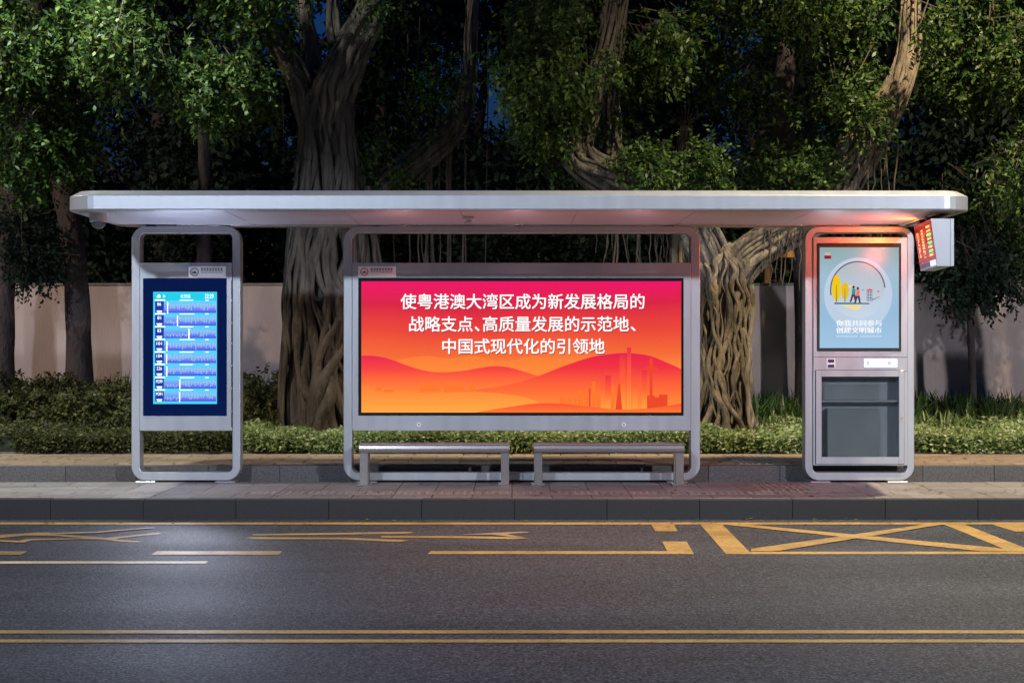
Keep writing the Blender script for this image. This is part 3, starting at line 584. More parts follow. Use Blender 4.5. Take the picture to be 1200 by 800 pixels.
# ---- canopy
can = thing('bus_shelter_canopy', 'long flat silver canopy with a sloping rim spanning the whole bus stop', 'canopy', (0, -.7, 2.84))
CX0, CX1, CY0, CY1, CZ0, CZ1 = -4.416, 4.552, -2.0, .62, 2.842, 3.043
def cloop(g, z, r): return [(x, y, z) for x, y in rrect(CX0+g, CX1-g, CY0+g, CY1-g, max(.03, r-g), 9)]
loops = [cloop(.085, CZ0-.004, .30), cloop(.075, CZ0-.004, .30), cloop(.012, CZ0, .30), cloop(0, CZ0+.012, .30), cloop(0, CZ1-.062, .30), cloop(.006, CZ1-.052, .30), cloop(.10, CZ1-.004, .30), cloop(.13, CZ1, .30)]
n = len(loops[0]); v = [q for l in loops for q in l]; f = [(a*n+j, a*n+(j+1) % n, (a+1)*n+(j+1) % n, (a+1)*n+j) for a in range(len(loops)-1) for j in range(n)]
f.append(tuple(range((len(loops)-1)*n, len(loops)*n)))
# recess above the ceiling
l2 = [cloop(.085, CZ0+.03, .30)]; k0 = len(v); v += l2[0]; f += [(j, k0+j, k0+(j+1) % n, (j+1) % n)[::-1] for j in range(n)]; f.append(tuple(range(k0, k0+n))[::-1])
shell = link_mesh('rim', v, f, M['alu'], can)
me_ = shell.data
nP = 7; px0, px1 = CX0+.42, CX1-.42
for k in range(nP):
    a = px0+(px1-px0)*k/nP; b = px0+(px1-px0)*(k+1)/nP
    MB().bbox(a+.002, b-.002, CY0+.10, CY1-.10, CZ0-.006, CZ0+.024, .004, 1).build('ceiling_panel', M['alu_ceiling'], can)
for sx, xa, xb in ((-1, CX0+.10, px0-.006), (1, px1+.006, CX1-.10)):
    pts = [(xa if sx < 0 else xb, CY0+.26), (xa+(.16 if sx < 0 else 0) if sx < 0 else xb-.16, CY0+.10)]
    if sx < 0: poly = [(xb, CY0+.10), (xb, CY1-.10), (xa+.16, CY1-.10), (xa, CY1-.26), (xa, CY0+.26), (xa+.16, CY0+.10)]
    else: poly = [(xa, CY0+.10), (xb-.16, CY0+.10), (xb, CY0+.26), (xb, CY1-.26), (xb-.16, CY1-.10), (xa, CY1-.10)]
    nn = len(poly); vv = [(x, y, CZ0-.004) for x, y in poly]+[(x, y, CZ0+.022) for x, y in poly]
    ff = [tuple(range(nn))[::-1] if sx > 0 else tuple(range(nn)), tuple(range(nn, 2*nn))]+[(i, (i+1) % nn, nn+(i+1) % nn, nn+i) for i in range(nn)]
    link_mesh('ceiling_end_panel', vv, ff, M['alu_ceiling'], can)
MB().bbox(CX1-.30, CX1-.26, CY0+.35, CY1-.5, CZ0-.022, CZ0-.004, .004, 1).build('ceiling_rail', M['slot'], can); MB().bbox(CX1-.18, CX1-.14, CY0+.35, CY1-.5, CZ0-.022, CZ0-.004, .004, 1).build('ceiling_rail', M['slot'], can)
MB().box(CX1-.255, CX1-.185, CY0+.4, CY1-.55, CZ0-.010, CZ0-.0045).build('ceiling_slot', M['seam'], can)
for x in (FX(175), FX(262), FX(440), FX(610), FX(785), FX(965), FX(1050)): MB().bbox(x-.05, x+.05, .04, .16, RT-.004, CZ0-.005, .003, 1).build('roof_bracket', M['seam'], can)
MB().bbox(px0+.3, px1-.3, CY1-.62, CY1-.56, CZ0-.018, CZ0-.005, .004, 1).build('cable_duct', M['alu'], can)
# cameras on the ceiling
dc = thing('dome_camera', 'white dome security camera under the left end of the canopy', 'security camera', (PW(115.5, 256, 17.2).x, 17.2-D0, CZ0-.006))
cx, cy = dc.location.x, dc.location.y
MB().cyl(cx, cy, CZ0-.09, CZ0-.005, .088, 28, .092).build('housing', M['white'], dc, False)
v = []; f = []; nn = 24
for i in range(8):
    a = PI/2*i/7
    for j in range(nn): v.append((cx+.072*math.cos(a)*math.cos(2*PI*j/nn), cy+.072*math.cos(a)*math.sin(2*PI*j/nn), CZ0-.09-.072*math.sin(a)))
f = [(i*nn+j, (i+1)*nn+j, (i+1)*nn+(j+1) % nn, i*nn+(j+1) % nn) for i in range(7) for j in range(nn)]
link_mesh('dome', v, f, mat('smoked_dome', (.06, .065, .08, 1), .06, .0, spec=1), dc, True)
sc_ = thing('ceiling_sensor', 'small white box sensor on the ceiling above the light box', 'sensor', (PW(549, 250, 17.6).x, 17.6-D0, CZ0-.006))
x, y = sc_.location.x, sc_.location.y
MB().bbox(x-.060, x+.060, y-.05, y+.05, CZ0-.042, CZ0-.0075, .006, 2).build('housing', M['white'], sc_); MB().cyl(x+.004, y, CZ0-.066, CZ0-.042, .026, 16, .034).build('lens', mat('grey_lens', (.4, .38, .4, 1), .2), sc_)

# ---- LED sign
led = thing('led_route_sign', 'grey box sign with red and green LED text hanging from the canopy right end', 'sign', (4.3, -1.0, 2.3))
A0 = (4.238, -1.78, 2.30); A1 = (4.171, -1.78, 2.772); B0 = (4.353, -.60, 2.30); B1 = (4.282, -.60, 2.772)
C0 = (4.402, -1.78, 2.302); C1 = (4.402, -1.78, 2.772); E0 = (4.50, -.60, 2.30); E1 = (4.50, -.60, 2.772)
MB().hexa([A0, C0, E0, B0, A1, C1, E1, B1]).build('housing', M['alu'], led)
MB().box(4.366, 4.369, -1.7825, -1.7802, 2.305, 2.768).build('housing_seam', M['seam'], led)
MB().bbox(4.25, 4.33, -1.3, -1.2, 2.774, CZ0-.006, .003, 1).build('hanger', M['seam'], led); MB().bbox(4.27, 4.35, -.9, -.8, 2.774, CZ0-.006, .003, 1).build('hanger', M['seam'], led)
def LP(u, w, e=.004):                         # u 0 far .. 1 near, w 0 bottom .. 1 top, on the leaning left face
    a = Vector(B0).lerp(Vector(A0), u); b = Vector(B1).lerp(Vector(A1), u); q = a.lerp(b, w); return (q.x-e, q.y, q.z-e*.15)
def lq(u0, u1, w0, w1, e): return [LP(u0, w0, e), LP(u1, w0, e), LP(u1, w1, e), LP(u0, w1, e)]
MB().add(lq(.01, .99, .15, .99, .003), [(0, 1, 2, 3)]).build('display', emat('led_red', s(150, 2, 28), 1.1), led)
lr, lg_, ly = MB(), MB(), MB()
r3 = random.Random(5)
for ci, (u, w0, w1, cnt, us) in enumerate(((.17, .26, .82, 9, .030), (.42, .22, .86, 10, .038), (.78, .22, .90, 8, .068))):
    for k in range(cnt):
        w = w1-(w1-w0)*(k+.5)/cnt
        dst = ly
        if ci == 2 and k in (2, 3, 4, 6): dst = lg_ if k != 3 else ly
        for i in range(4):
            for j in range(3):
                if r3.random() < (.14 if ci == 2 else .42): continue
                uu = u+(i-1.5)*us*.8; wz = w+(j-1)*.0165
                dst.add(lq(uu, uu+us*.72, wz, wz+.0145, .008), [(0, 1, 2, 3)])
ly.build('amber_text', emat('led_amber', s(255, 160, 90), 2.6), led); lg_.build('green_text', emat('led_green', s(60, 255, 150), 2.2), led)
screen_fill_spot(led, [LP(.5, .5, .03)], 85, (1.0, .10, .05), (-1, .3, -.1))
screen_fill_spot(led, [LP(.25, .75, .03)], 20, (1.0, .30, .05), (-1, .5, .3))
MB().add(lq(.03, .6, .04, .13, .004), [(0, 1, 2, 3)]).build('lower_panel', emat('led_violet', s(70, 30, 80), 1), led); MB().add(lq(.64, .97, .03, .15, .004), [(0, 1, 2, 3)]).build('white_panel', emat('led_white', s(215, 220, 240), 1.2), led)

# ---- benches
def bench(px0, px1, label):
    sc = 109.1; x0 = (px0-600)/sc; x1 = (px1-600)/sc; y = 2000/sc-D0
    b = thing('bench', label, 'bench', ((x0+x1)/2, y+.15, 0), 'steel benches in front of the light box')
    prof = [(y+.000, .355), (y-.012, .37), (y-.016, .40), (y-.010, .43), (y+.006, .447), (y+.03, .452), (y+.30, .452), (y+.32, .44), (y+.32, .42), (y+.30, .415), (y+.05, .418), (y+.012, .40), (y+.012, .36)]
    nn = len(prof); vv = [(x0, a, c) for a, c in prof]+[(x1, a, c) for a, c in prof]
    ff = [(i, nn+i, nn+(i+1) % nn, (i+1) % nn)[::-1] for i in range(nn)]+[tuple(range(nn))[::-1], tuple(range(nn, 2*nn))]
    o = link_mesh('seat', vv, ff, M['steel'], b)
    for a in (x0+.004, x1-.092):
        for yy in (y+.014, y+.235): MB().bbox(a, a+.088, yy, yy+.05, .010, .416, .004, 1).build('leg', M['steel'], b)
        MB().bbox(a-.03, a+.118, y-.01, y+.31, .0, .010, .003, 1).build('foot_plate', M['steel'], b)
    MB().box(x0+.03, x1-.03, y+.10, y+.20, .385, .4165).build('under_beam', M['steel'], b)
bench(421, 597, 'brushed steel bench under the left half of the light box'); bench(625.5, 802, 'brushed steel bench under the right half of the light box')

# ------------------------------------------------------------------ street lamps (outside the frame; they carry the lamps that light the place)
for k, (x, y, z, w, c, ang, aim) in enumerate(LAMPS):
    st = thing('street_lamp', ['cool white street lamp across the road', 'warm white street lamp across the road', 'cool white lamp post at the kerb', 'warm lamp post at the kerb beyond the kiosk', 'warm lamp post at the kerb far beyond the totem'][k], 'street lamp', (x-(1.2 if x < 0 else -1.2), y, RZ))
    ox = st.location.x
    MB().tube([(ox, y, RZ), (ox, y, z-.6), (ox+(x-ox)*.3, y, z+.1), (x, y, z+.2)], [.09, .06, .05, .045], 10).build('pole', M['pole'], st, True)
    hd = MB().bbox(x-.3, x+.3, y-.13, y+.13, z+.13, z+.25, .03, 2).build('lamp_head', M['pole'], st)
    ld = bpy.data.lights.new('lamp_light', 'SPOT'); ld.energy = w; ld.color = c; ld.spot_size = R(ang); ld.spot_blend = .05 if k < 2 else .5; ld.shadow_soft_size = .45 if k < 2 else .14
    lo = bpy.data.objects.new('lamp_light', ld); col.objects.link(lo); lo.location = (x, y, z)
    d = Vector(aim)-Vector((0, 0, 9)) if k > 1 else Vector((0, .02, -1)); lo.rotation_euler = d.to_track_quat('-Z', 'Y').to_euler()

# ------------------------------------------------------------------ vegetation
def norm(a): return a/(np.linalg.norm(a, axis=-1, keepdims=True)+1e-9)
def lumps(p, f):                              # cheap smooth noise, -1..1
    x, y, z = p[:, 0]*f, p[:, 1]*f, p[:, 2]*f
    return (np.sin(x*1.7+1.3*np.sin(y*1.1+2))+np.sin(z*2.1+1.7*np.sin(x*.9+1))+np.sin(y*1.9+1.1*np.sin(z*1.3+4)))/3
def leaves_mesh(base, direc, up, ln, wd):
    side = norm(np.cross(direc, up)); nrm = norm(np.cross(side, direc)); ln = ln[:, None]; wd = wd[:, None]
    a = base; b = base+direc*ln*.45+side*wd-nrm*wd*.25; c = base+direc*ln-nrm*ln*.12; d = base+direc*ln*.45-side*wd-nrm*wd*.25
    m_ = base+direc*ln*.5
    V = np.stack([a, b, c, d], 1).reshape(-1, 3); k = np.arange(len(base))*4
    F = np.stack([np.stack([k, k+1, k+2], 1), np.stack([k, k+2, k+3], 1)], 1).reshape(-1, 3)
    return V, F
def crown(blobs, n, leaf=.085, per=12, thr=-.15, droop=.45, nf=2.3, spray=.42, shell=.45):
    vol = np.array([b[3]*b[4]*b[5] for b in blobs], float)**.8; idx = rng.choice(len(blobs), n, p=vol/vol.sum())
    C = np.array([PW(b[0], b[1], b[2])[:] for b in blobs]); Rr = np.array([(b[3]*b[2]/2000, b[5], b[4]*b[2]/2000) for b in blobs])
    d = norm(rng.normal(size=(n, 3))); r = rng.random(n)**shell; p = C[idx]+d*Rr[idx]*r[:, None]
    keep = lumps(p, nf)+.45*lumps(p[:, ::-1], nf*2.7) > thr; p = p[keep]; d = d[keep]; n = len(p)
    ax = norm(d*.6+rng.normal(size=(n, 3))*.6+np.array([0, -.15, -droop])); L_ = spray*rng.uniform(.5, 1.2, n)
    t = (np.arange(per)+.5)/per
    base = (p[:, None, :]+ax[:, None, :]*(L_[:, None]*t[None, :])[:, :, None]+np.array([0, 0, -1.])*(.10*(t**2)[None, :, None])).reshape(-1, 3)
    A = np.repeat(ax, per, 0); rd = norm(rng.normal(size=A.shape)); sd = norm(np.cross(A, rd)); direc = norm(A*.55+sd*.9+np.array([0, 0, -.25]))
    up = norm(np.array([0, -.35, 1.])+rng.normal(size=A.shape)*.55)
    m_ = len(base); return leaves_mesh(base, direc, up, leaf*rng.uniform(.6, 1.25, m_), leaf*rng.uniform(.2, .3, m_)), (p, ax, L_)
def twigs(spr, mb, frac=.12, r=.006):
    p, ax, L_ = spr; sel = rng.random(len(p)) < frac
    for a, b, c in zip(p[sel], ax[sel], L_[sel]):
        q = a-b*c*1.0+np.array([0, .05, .12]); mb.tube([q, a, a+b*c*.8], [r*1.5, r, r*.4], 3, caps=False)
def bundle(mb, path, rads, strands, n=40, srad=(.04, .10), wander=.9, core=.8, sides=6, seed=0, flare=0):
    rs = np.random.default_rng(seed); P = smooth_path(path, n); u = np.linspace(0, len(rads)-1, n); Rd = np.interp(u, range(len(rads)), rads)
    Pf, T, Nn, B = frames(P); ph = rs.uniform(0, 6.28, 6)
    mb.tube(P, Rd*core, 14, caps=False)
    tt = np.linspace(0, 1, n)
    for k in range(strands):
        th = 2*PI*k/strands+rs.normal()*.12; f1, f2 = rs.uniform(1, 3), rs.uniform(3, 7)
        ang = th+wander*rs.uniform(.3, 1)*np.sin(f1*tt*PI+rs.uniform(0, 6.28))*.55+.09*np.sin(f2*tt*2*PI+rs.uniform(0, 6.28))
        if rs.random() < .22: ang = ang+rs.choice([-1, 1])*tt*rs.uniform(1.2, 2.8)
        i0, i1 = (0, n) if rs.random() < .6 else sorted((int(rs.integers(0, n//3)), int(rs.integers(n//2, n))))
        rr = Rd*(.86+.16*rs.random()+.06*np.sin(rs.uniform(2, 5)*tt*2*PI+rs.uniform(0, 6.28)))
        q = P+(np.cos(ang)*rr)[:, None]*Nn+(np.sin(ang)*rr)[:, None]*B
        sr = rs.uniform(*srad)*(Rd/max(rads))**.5*(1+.28*np.sin(rs.uniform(3, 9)*tt*PI+rs.uniform(0, 6)))
        sr = sr*(1+.5*np.clip(.18-tt, 0, 1)/.18*flare); i1 = max(i1, i0+6)
        ii = np.arange(n); en = np.clip((ii-i0+.6)/4, .12, 1) if i0 > 0 else 1; ex = np.clip((i1-1-ii+.6)/4, .12, 1) if i1 < n else 1; sr = sr*en*ex
        mb.tube(q[i0:i1], sr[i0:i1], sides, caps=False)
def P_(l, D): return [PW(a, b, D if len(c) == 0 else c[0])[:] for a, b, *c in l]

# banyan behind the gap between totem and light box
def hang(parent, spots, D, seed=0, r=(.006, .016)):
    rs = np.random.default_rng(seed)
    for a, y0, y1 in spots:
        p0 = np.array(PW(a, y0, D)[:]); p1 = np.array(PW(a+rs.uniform(-4, 4), y1, D)[:]); n = 8
        q = np.array([p0+(p1-p0)*i/(n-1) for i in range(n)]); q[1:, 0] += np.cumsum(rs.normal(size=n-1))*.014; q[1:, 1] += np.cumsum(rs.normal(size=n-1))*.012
        rr = rs.uniform(*r)*np.linspace(1.2, .6, n); v, f = tube(q, rr, 5); link_mesh('aerial_root', v, f, M['root'], parent, True)
def tree_thing(name, label, cat, px, D): return thing(name, label, cat, (PW(px, 500, D).x, D-D0, UZ))
t1_ = tree_thing('banyan_tree', 'massive banyan with a wide ribbed root trunk between totem and light box', 'tree', 380, 23)
mb = MB()
bundle(mb, P_([(380, 530), (382, 450), (384, 380), (380, 310), (385, 220), (384, 130), (380, 105)], 23), [.56, .50, .46, .49, .40, .33, .22], 64, 70, (.028, .075), wander=1.1, core=.72, seed=1, flare=1)
bundle(mb, P_([(352, 530), (350, 430), (352, 340), (358, 260), (362, 190)], 22.7), [.26, .22, .22, .2, .15], 20, 44, (.02, .05), core=.6, seed=2, flare=1)
bundle(mb, P_([(425, 530), (428, 420), (425, 320), (415, 220)], 23.1), [.28, .24, .24, .2], 20, 44, (.02, .05), core=.6, seed=22, flare=1)
bundle(mb, P_([(380, 190), (380, 150), (392, 105), (412, 60), (432, 20), (450, -30), (470, -90)], 22.85), [.06, .20, .26, .24, .20, .16, .12], 18, 34, (.022, .05), seed=3)
bundle(mb, P_([(374, 190), (368, 150), (352, 100), (328, 55), (300, 10), (280, -50)], 23), [.05, .2, .16, .14, .11, .08], 7, 26, (.03, .05), seed=4)
bundle(mb, P_([(366, 140), (366, 80), (358, 20), (355, -50)], 23.3), [.2, .12, .10, .08], 6, 20, (.03, .05), seed=5)
bundle(mb, P_([(400, 140), (398, 80), (390, 20), (392, -50)], 23.5), [.16, .10, .09, .08], 6, 20, (.03, .05), seed=6)
bundle(mb, P_([(410, 280), (450, 222), (495, 185), (535, 145), (548, 100), (552, 40), (560, -30)], 24), [.24, .22, .20, .17, .12, .10, .08], 14, 34, (.02, .05), seed=7)
mb.build('trunk', M['bark_shade'], t1_, True)
rs = np.random.default_rng(11)
hang(t1_, [(float(a), float(rs.uniform(150, 190)), float(rs.uniform(330, 520))) for a in rs.uniform(498, 548, 11)], 24, 12, (.010, .03))
hang(t1_, [(float(a), float(rs.uniform(200, 240)), float(rs.uniform(320, 520))) for a in rs.uniform(432, 500, 6)], 24, 13, (.008, .02))
hang(t1_, [(492, 20, 190), (478, 40, 170), (503, 80, 150), (545, 0, 150), (572, 40, 520), (415, 60, 330), (330, 60, 200)], 23.6, 14, (.006, .012))
A = [(200, 60, 20.8, 105, 62, 1.3), (140, 25, 21.2, 90, 50, 1.3), (255, 85, 21.4, 70, 45, 1.1), (190, 105, 20.6, 60, 36, .8), (30, 10, 21, 60, 50, 1.0), (235, 128, 21, 28, 16, .5), (300, 20, 21.6, 60, 42, 1.0), (170, -40, 21, 260, 50, 1.6), (300, 110, 22, 26, 26, .5)]
(VF, sp1) = crown(A, 6000, .090, 12, thr=.12, spray=.34, nf=2.0); c = link_mesh('crown', VF[0], VF[1], M['leaf_cool'], t1_, kind='stuff'); tw = MB(); twigs(sp1, tw); tw.build('twigs', M['root'], t1_, kind='stuff')
A2 = [(443, 165, 23, 16, 26, .3), (440, 5, 22.6, 28, 10, .4), (508, 110, 23.2, 22, 26, .4), (515, 80, 23.4, 12, 30, .3), (475, 200, 23.4, 12, 10, .3)]
(VF, _) = crown(A2, 240, .08, 10, thr=-.6); link_mesh('sprigs', VF[0], VF[1], M['leaf_cool'], t1_, kind='stuff')

t2_ = tree_thing('banyan_tree', 'forked banyan with thick warm lit roots between light box and kiosk', 'tree', 845, 22.3)
mb = MB()
bundle(mb, P_([(842, 530), (846, 470), (850, 410), (852, 350), (852, 310), (850, 285)], 22.3), [.50, .36, .31, .34, .34, .06], 62, 70, (.016, .044), wander=1.0, core=.72, seed=31, flare=1.2)
bundle(mb, P_([(818, 530), (822, 460), (832, 400), (830, 340), (818, 290), (800, 255)], 22.4), [.26, .20, .18, .18, .16, .14], 20, 44, (.016, .036), core=.6, seed=32, flare=1)
mb_t = mb; mb = MB()
bundle(mb, P_([(850, 385), (846, 340), (826, 290), (800, 252), (760, 226), (722, 212), (690, 196), (676, 178), (680, 150), (694, 105), (708, 55), (716, 5), (725, -60)], 22.3), [.05, .20, .24, .23, .25, .25, .22, .21, .18, .15, .13, .12, .1], 24, 64, (.02, .055), seed=33)
bundle(mb, P_([(705, 205), (718, 165), (716, 120), (722, 60), (735, -20)], 22.5), [.16, .12, .10, .09, .07], 5, 24, (.02, .05), seed=34)
bundle(mb, P_([(722, 160), (733, 190), (738, 225)], 22.2), [.04, .06, .06], 4, 10, (.01, .03), seed=35)
mb.build('limb', M['bark_shade'], t2_, True, label='grey leaning limb curving up to the left'); mb = mb_t  # same bark as the trunk, toned darker to imitate shade
bundle(mb, P_([(852, 385), (857, 340), (872, 305), (905, 281), (940, 260), (968, 236), (990, 205), (1015, 165), (1038, 130), (1056, 95), (1066, 55), (1068, 10), (1075, -60)], 22.25), [.05, .20, .25, .22, .24, .26, .28, .26, .22, .17, .14, .12, .1], 30, 70, (.02, .055), seed=36)
mb.build('trunk', M['bark'], t2_, True)
rs = np.random.default_rng(21)
hang(t2_, [(float(a), float(245), float(rs.uniform(296, 330))) for a in rs.uniform(700, 810, 26)], 22.6, 22, (.006, .022))
hang(t2_, [(float(a), 268, float(rs.uniform(300, 345))) for a in rs.uniform(898, 945, 14)], 22.0, 23, (.004, .010))
hang(t2_, [(float(a), 248, float(rs.uniform(272, 285))) for a in rs.uniform(955, 1050, 12)], 22.0, 24, (.004, .010))
hang(t2_, [(1012, 150, 262), (1018, 165, 250), (1030, 150, 240), (1034, 152, 262), (1052, 165, 270), (1026, 175, 230), (1005, 190, 240), (1044, 130, 200)], 21.8, 25, (.006, .014))
B_ = [(650, 60, 21.4, 75, 62, 1.1), (700, 110, 22.5, 70, 45, .7), (615, 95, 21.6, 36, 40, .7), (690, 20, 22.6, 90, 50, 1.0), (640, 145, 22, 42, 22, .6), (760, 40, 22.2, 55, 55, .9), (710, 155, 21.6, 34, 16, .5), (640, 190, 22.6, 22, 10, .3), (745, 120, 22, 30, 30, .5)]
(VF, sp2) = crown(B_, 4200, .088, 12, thr=.14, spray=.34, nf=2.0); link_mesh('crown', VF[0], VF[1], M['leaf_warm'], t2_, kind='stuff'); tw = MB(); twigs(sp2, tw); tw.build('twigs', M['root'], t2_, kind='stuff')
C_ = [(1070, 20, 20.9, 52, 28, .8), (960, 60, 22.6, 75, 60, 1.2), (1140, 80, 22.9, 70, 34, .8), (1160, 10, 22.6, 85, 46, 1.0), (900, 90, 23, 52, 55, .9), (860, 20, 23, 60, 50, 1.2), (1000, 110, 22.8, 40, 30, .6), (960, -10, 22, 140, 40, 1.4), (950, 155, 23.2, 40, 16, .5), (820, 70, 23.4, 40, 30, .6), (1110, 118, 22, 34, 14, .5)]
(VF, sp3) = crown(C_, 5200, .088, 12, thr=.16, spray=.34, nf=2.0); link_mesh('upper_crown', VF[0], VF[1], M['leaf_warm'], t2_, kind='stuff'); tw = MB(); twigs(sp3, tw); tw.build('upper_twigs', M['root'], t2_, kind='stuff')
D_ = [(765, 200, 21.8, 26, 22, .5), (820, 200, 21.9, 22, 26, .5), (955, 202, 21.8, 22, 18, .4), (1012, 135, 21.6, 22, 20, .4), (905, 200, 23, 18, 26, .4), (738, 205, 22, 14, 16, .3)]
(VF, sp4) = crown(D_, 620, .085, 12, thr=-.6, droop=-.4); link_mesh('sprigs', VF[0], VF[1], M['leaf_warm'], t2_, kind='stuff')
# chopped stump with shoots
st = thing('pollarded_tree', 'slim chopped trunk with bare shoots rising behind the canopy', 'tree', (PW(797, 500, 24).x, 24-D0, UZ))
mb = MB(); bundle(mb, P_([(790, 520), (792, 300), (796, 220), (800, 175), (803, 148)], 24), [.14, .12, .10, .10, .09], 7, 30, (.03, .05), seed=41)
for k in range(9): mb.tube(P_([(802+random.uniform(-4, 4), 155), (803+(k-4)*2.6, 140), (803+(k-4)*5.2, 118+abs(k-4)*4)], 24), [.016, .010, .004], 4, caps=False)
mb.build('trunk', M['bark'], st, True)
# slim trunks
def slim(label, path, D, rads, blobs, n, m='bark_dark', lm='leaf_cool', seed=50, leaf=.085, name='tree', thr=-.15):
    o = thing(name, label, 'tree', (PW(path[0][0], 500, D).x, D-D0, UZ)); mb = MB()
    P = smooth_path(P_(path, D), 30); u = np.interp(np.linspace(0, len(rads)-1, 30), range(len(rads)), rads); mb.tube(P, u*(1+.05*np.sin(np.arange(30)*1.9)), 14, caps=False)
    mb.build('trunk', M[m], o, True)
    if blobs: 
        (VF, sp) = crown(blobs, n, leaf, 12, thr=thr); link_mesh('crown', VF[0], VF[1], M[lm], o, kind='stuff'); tw = MB(); twigs(sp, tw, .2); tw.build('twigs', M[m], o, kind='stuff')
    return o
slim('straight dark trunk tree just left of the canopy end', [(93, 540), (93, 440), (90, 340), (82, 260), (66, 190), (52, 130), (45, 60), (40, -40)], 24.2, [.22, .19, .17, .165, .17, .16, .14, .1],
     [(25, 130, 21.6, 42, 85, .8), (10, 60, 21.2, 55, 60, .9), (60, 160, 22.3, 40, 40, .6), (15, 200, 22, 24, 30, .5), (80, 175, 22.6, 26, 18, .4), (95, 120, 22.8, 40, 45, .6)], 2400, name='roadside_tree')
slim('thick grey trunk tree cut by the left picture edge', [(2, 540), (2, 440), (4, 340), (12, 250), (2, 180), (-20, 100), (-60, 0)], 23.8, [.2, .18, .16, .15, .15, .13, .1],
     [(15, 265, 23, 38, 40, .6), (40, 300, 23.2, 34, 26, .5), (5, 320, 23, 26, 26, .5)], 520, m='bark_dark', lm='leaf_dark', name='roadside_tree')
slim('slender young tree with a small dark crown in front of the wall, right of kiosk', [(1142, 540), (1140, 460), (1138, 400), (1136, 345), (1137, 300)], 24.2, [.062, .056, .05, .042, .03],
     [(1140, 326, 24, 50, 18, .5), (1106, 338, 24, 22, 12, .3), (1172, 330, 23.8, 26, 14, .3), (1140, 300, 24, 45, 22, .6)], 430, lm='leaf_dark', leaf=.09, name='young_tree', thr=-.3)
slim('dark bent trunk rising behind the canopy left of the leaning limb', [(948, 520), (944, 300), (936, 222), (924, 190), (916, 140), (920, 80), (925, 0)], 24.6, [.2, .17, .14, .16, .18, .14, .1], None, 0, seed=60, name='background_tree')
slim('thin tree trunk in the dark above the totem', [(240, 520), (240, 300), (240, 220), (239, 150), (238, 90)], 26.5, [.13, .11, .1, .1, .08], None, 0, name='background_tree')
slim('tree with leaves hanging at the right picture edge', [(1290, 540), (1280, 340), (1260, 200), (1240, 60), (1220, -40)], 22.5, [.3, .26, .22, .18, .12],
     [(1195, 195, 21.8, 30, 36, .5), (1185, 140, 22.2, 20, 10, .3), (1200, 60, 22, 34, 50, .7), (1090, 280, 26.5, 36, 50, .8), (1150, 260, 26.8, 60, 60, 1.0), (1180, 300, 26.4, 50, 30, .8)], 1900, lm='leaf_warm', name='roadside_tree')

# far trees beyond the wall
FAR = [(-80, 30, 30), (60, 33, 34), (190, 30, 36), (330, 34, 38), (450, 31, 30), (560, 36, 36), (690, 32, 34), (800, 35, 38), (900, 31, 32), (1010, 36, 38), (1110, 31, 36), (1230, 33, 36), (1330, 31, 32), (500, 44, 60), (250, 44, 60), (760, 45, 60), (1060, 45, 60), (0, 44, 60)]
FL = ['dark broad tree far beyond the wall, furthest left', 'dark tree beyond the wall behind the straight trunk', 'dark tree beyond the wall above the information totem', 'dark tree beyond the wall behind the left banyan', 'dark tree beyond the wall above the left end of the light box', 'dark tree beyond the wall right of the bare hanging roots',
      'dark tree beyond the wall above the light box lettering', 'dark tree beyond the wall behind the chopped trunk', 'dark tree beyond the wall behind the bent trunk', 'dark tree beyond the wall behind the leaning limb', 'dark tree beyond the wall above the LED sign', 'dark tree beyond the wall at the right picture edge', 'dark tree beyond the wall outside the right edge',
      'distant tree seen through the gaps above the light box', 'distant tree seen through the gaps above the totem', 'distant tree seen between the banyan crowns', 'distant tree seen above the kiosk', 'distant tree seen at the upper left']
for i, (px, D, w) in enumerate(FAR):
    o = thing('background_tree', FL[i], 'tree', (PW(px, 500, D).x, D-D0, 0), 'dark trees beyond the wall'); x = o.location.x; y = o.location.y
    mb = MB(); h = 7.5+(i*37 % 5)*.4
    P = smooth_path([(x, y, -.2), (x+.15, y, 2), (x-.1, y, 4.5), (x+.2, y, h)], 16); mb.tube(P, np.linspace(.24, .08, 16), 8, caps=False)
    for q in range(5):
        a = q*1.3+i; mb.tube([P[8+q], P[8+q]+np.array([math.cos(a)*1.0, math.sin(a)*.8, .9]), P[8+q]+np.array([math.cos(a)*2, math.sin(a)*1.6, 1.3])], [.07, .05, .02], 5, caps=False)
    mb.build('trunk', M['bark_dark'], o, True)
    k = D/2000; bl = []
    rr = random.Random(i)
    for q in range(9): bl.append((px+rr.uniform(-75, 75), rr.uniform(-60, 250), D+rr.uniform(-1.2, 1.2), rr.uniform(38, 62), rr.uniform(30, 52), 1.0))
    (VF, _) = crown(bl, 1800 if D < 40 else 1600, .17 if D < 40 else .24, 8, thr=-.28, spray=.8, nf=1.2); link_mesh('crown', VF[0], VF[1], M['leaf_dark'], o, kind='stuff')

# dark undergrowth beyond the wall
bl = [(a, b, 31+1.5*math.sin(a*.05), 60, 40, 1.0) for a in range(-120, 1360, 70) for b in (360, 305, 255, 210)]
(VF, _) = crown(bl, 15000, .16, 8, thr=-.6, spray=.7, nf=1.2); tag(link_mesh('undergrowth', VF[0], VF[1], M['leaf_dark']), 'dark mass of undergrowth filling the space beyond the wall', 'undergrowth', kind='stuff')

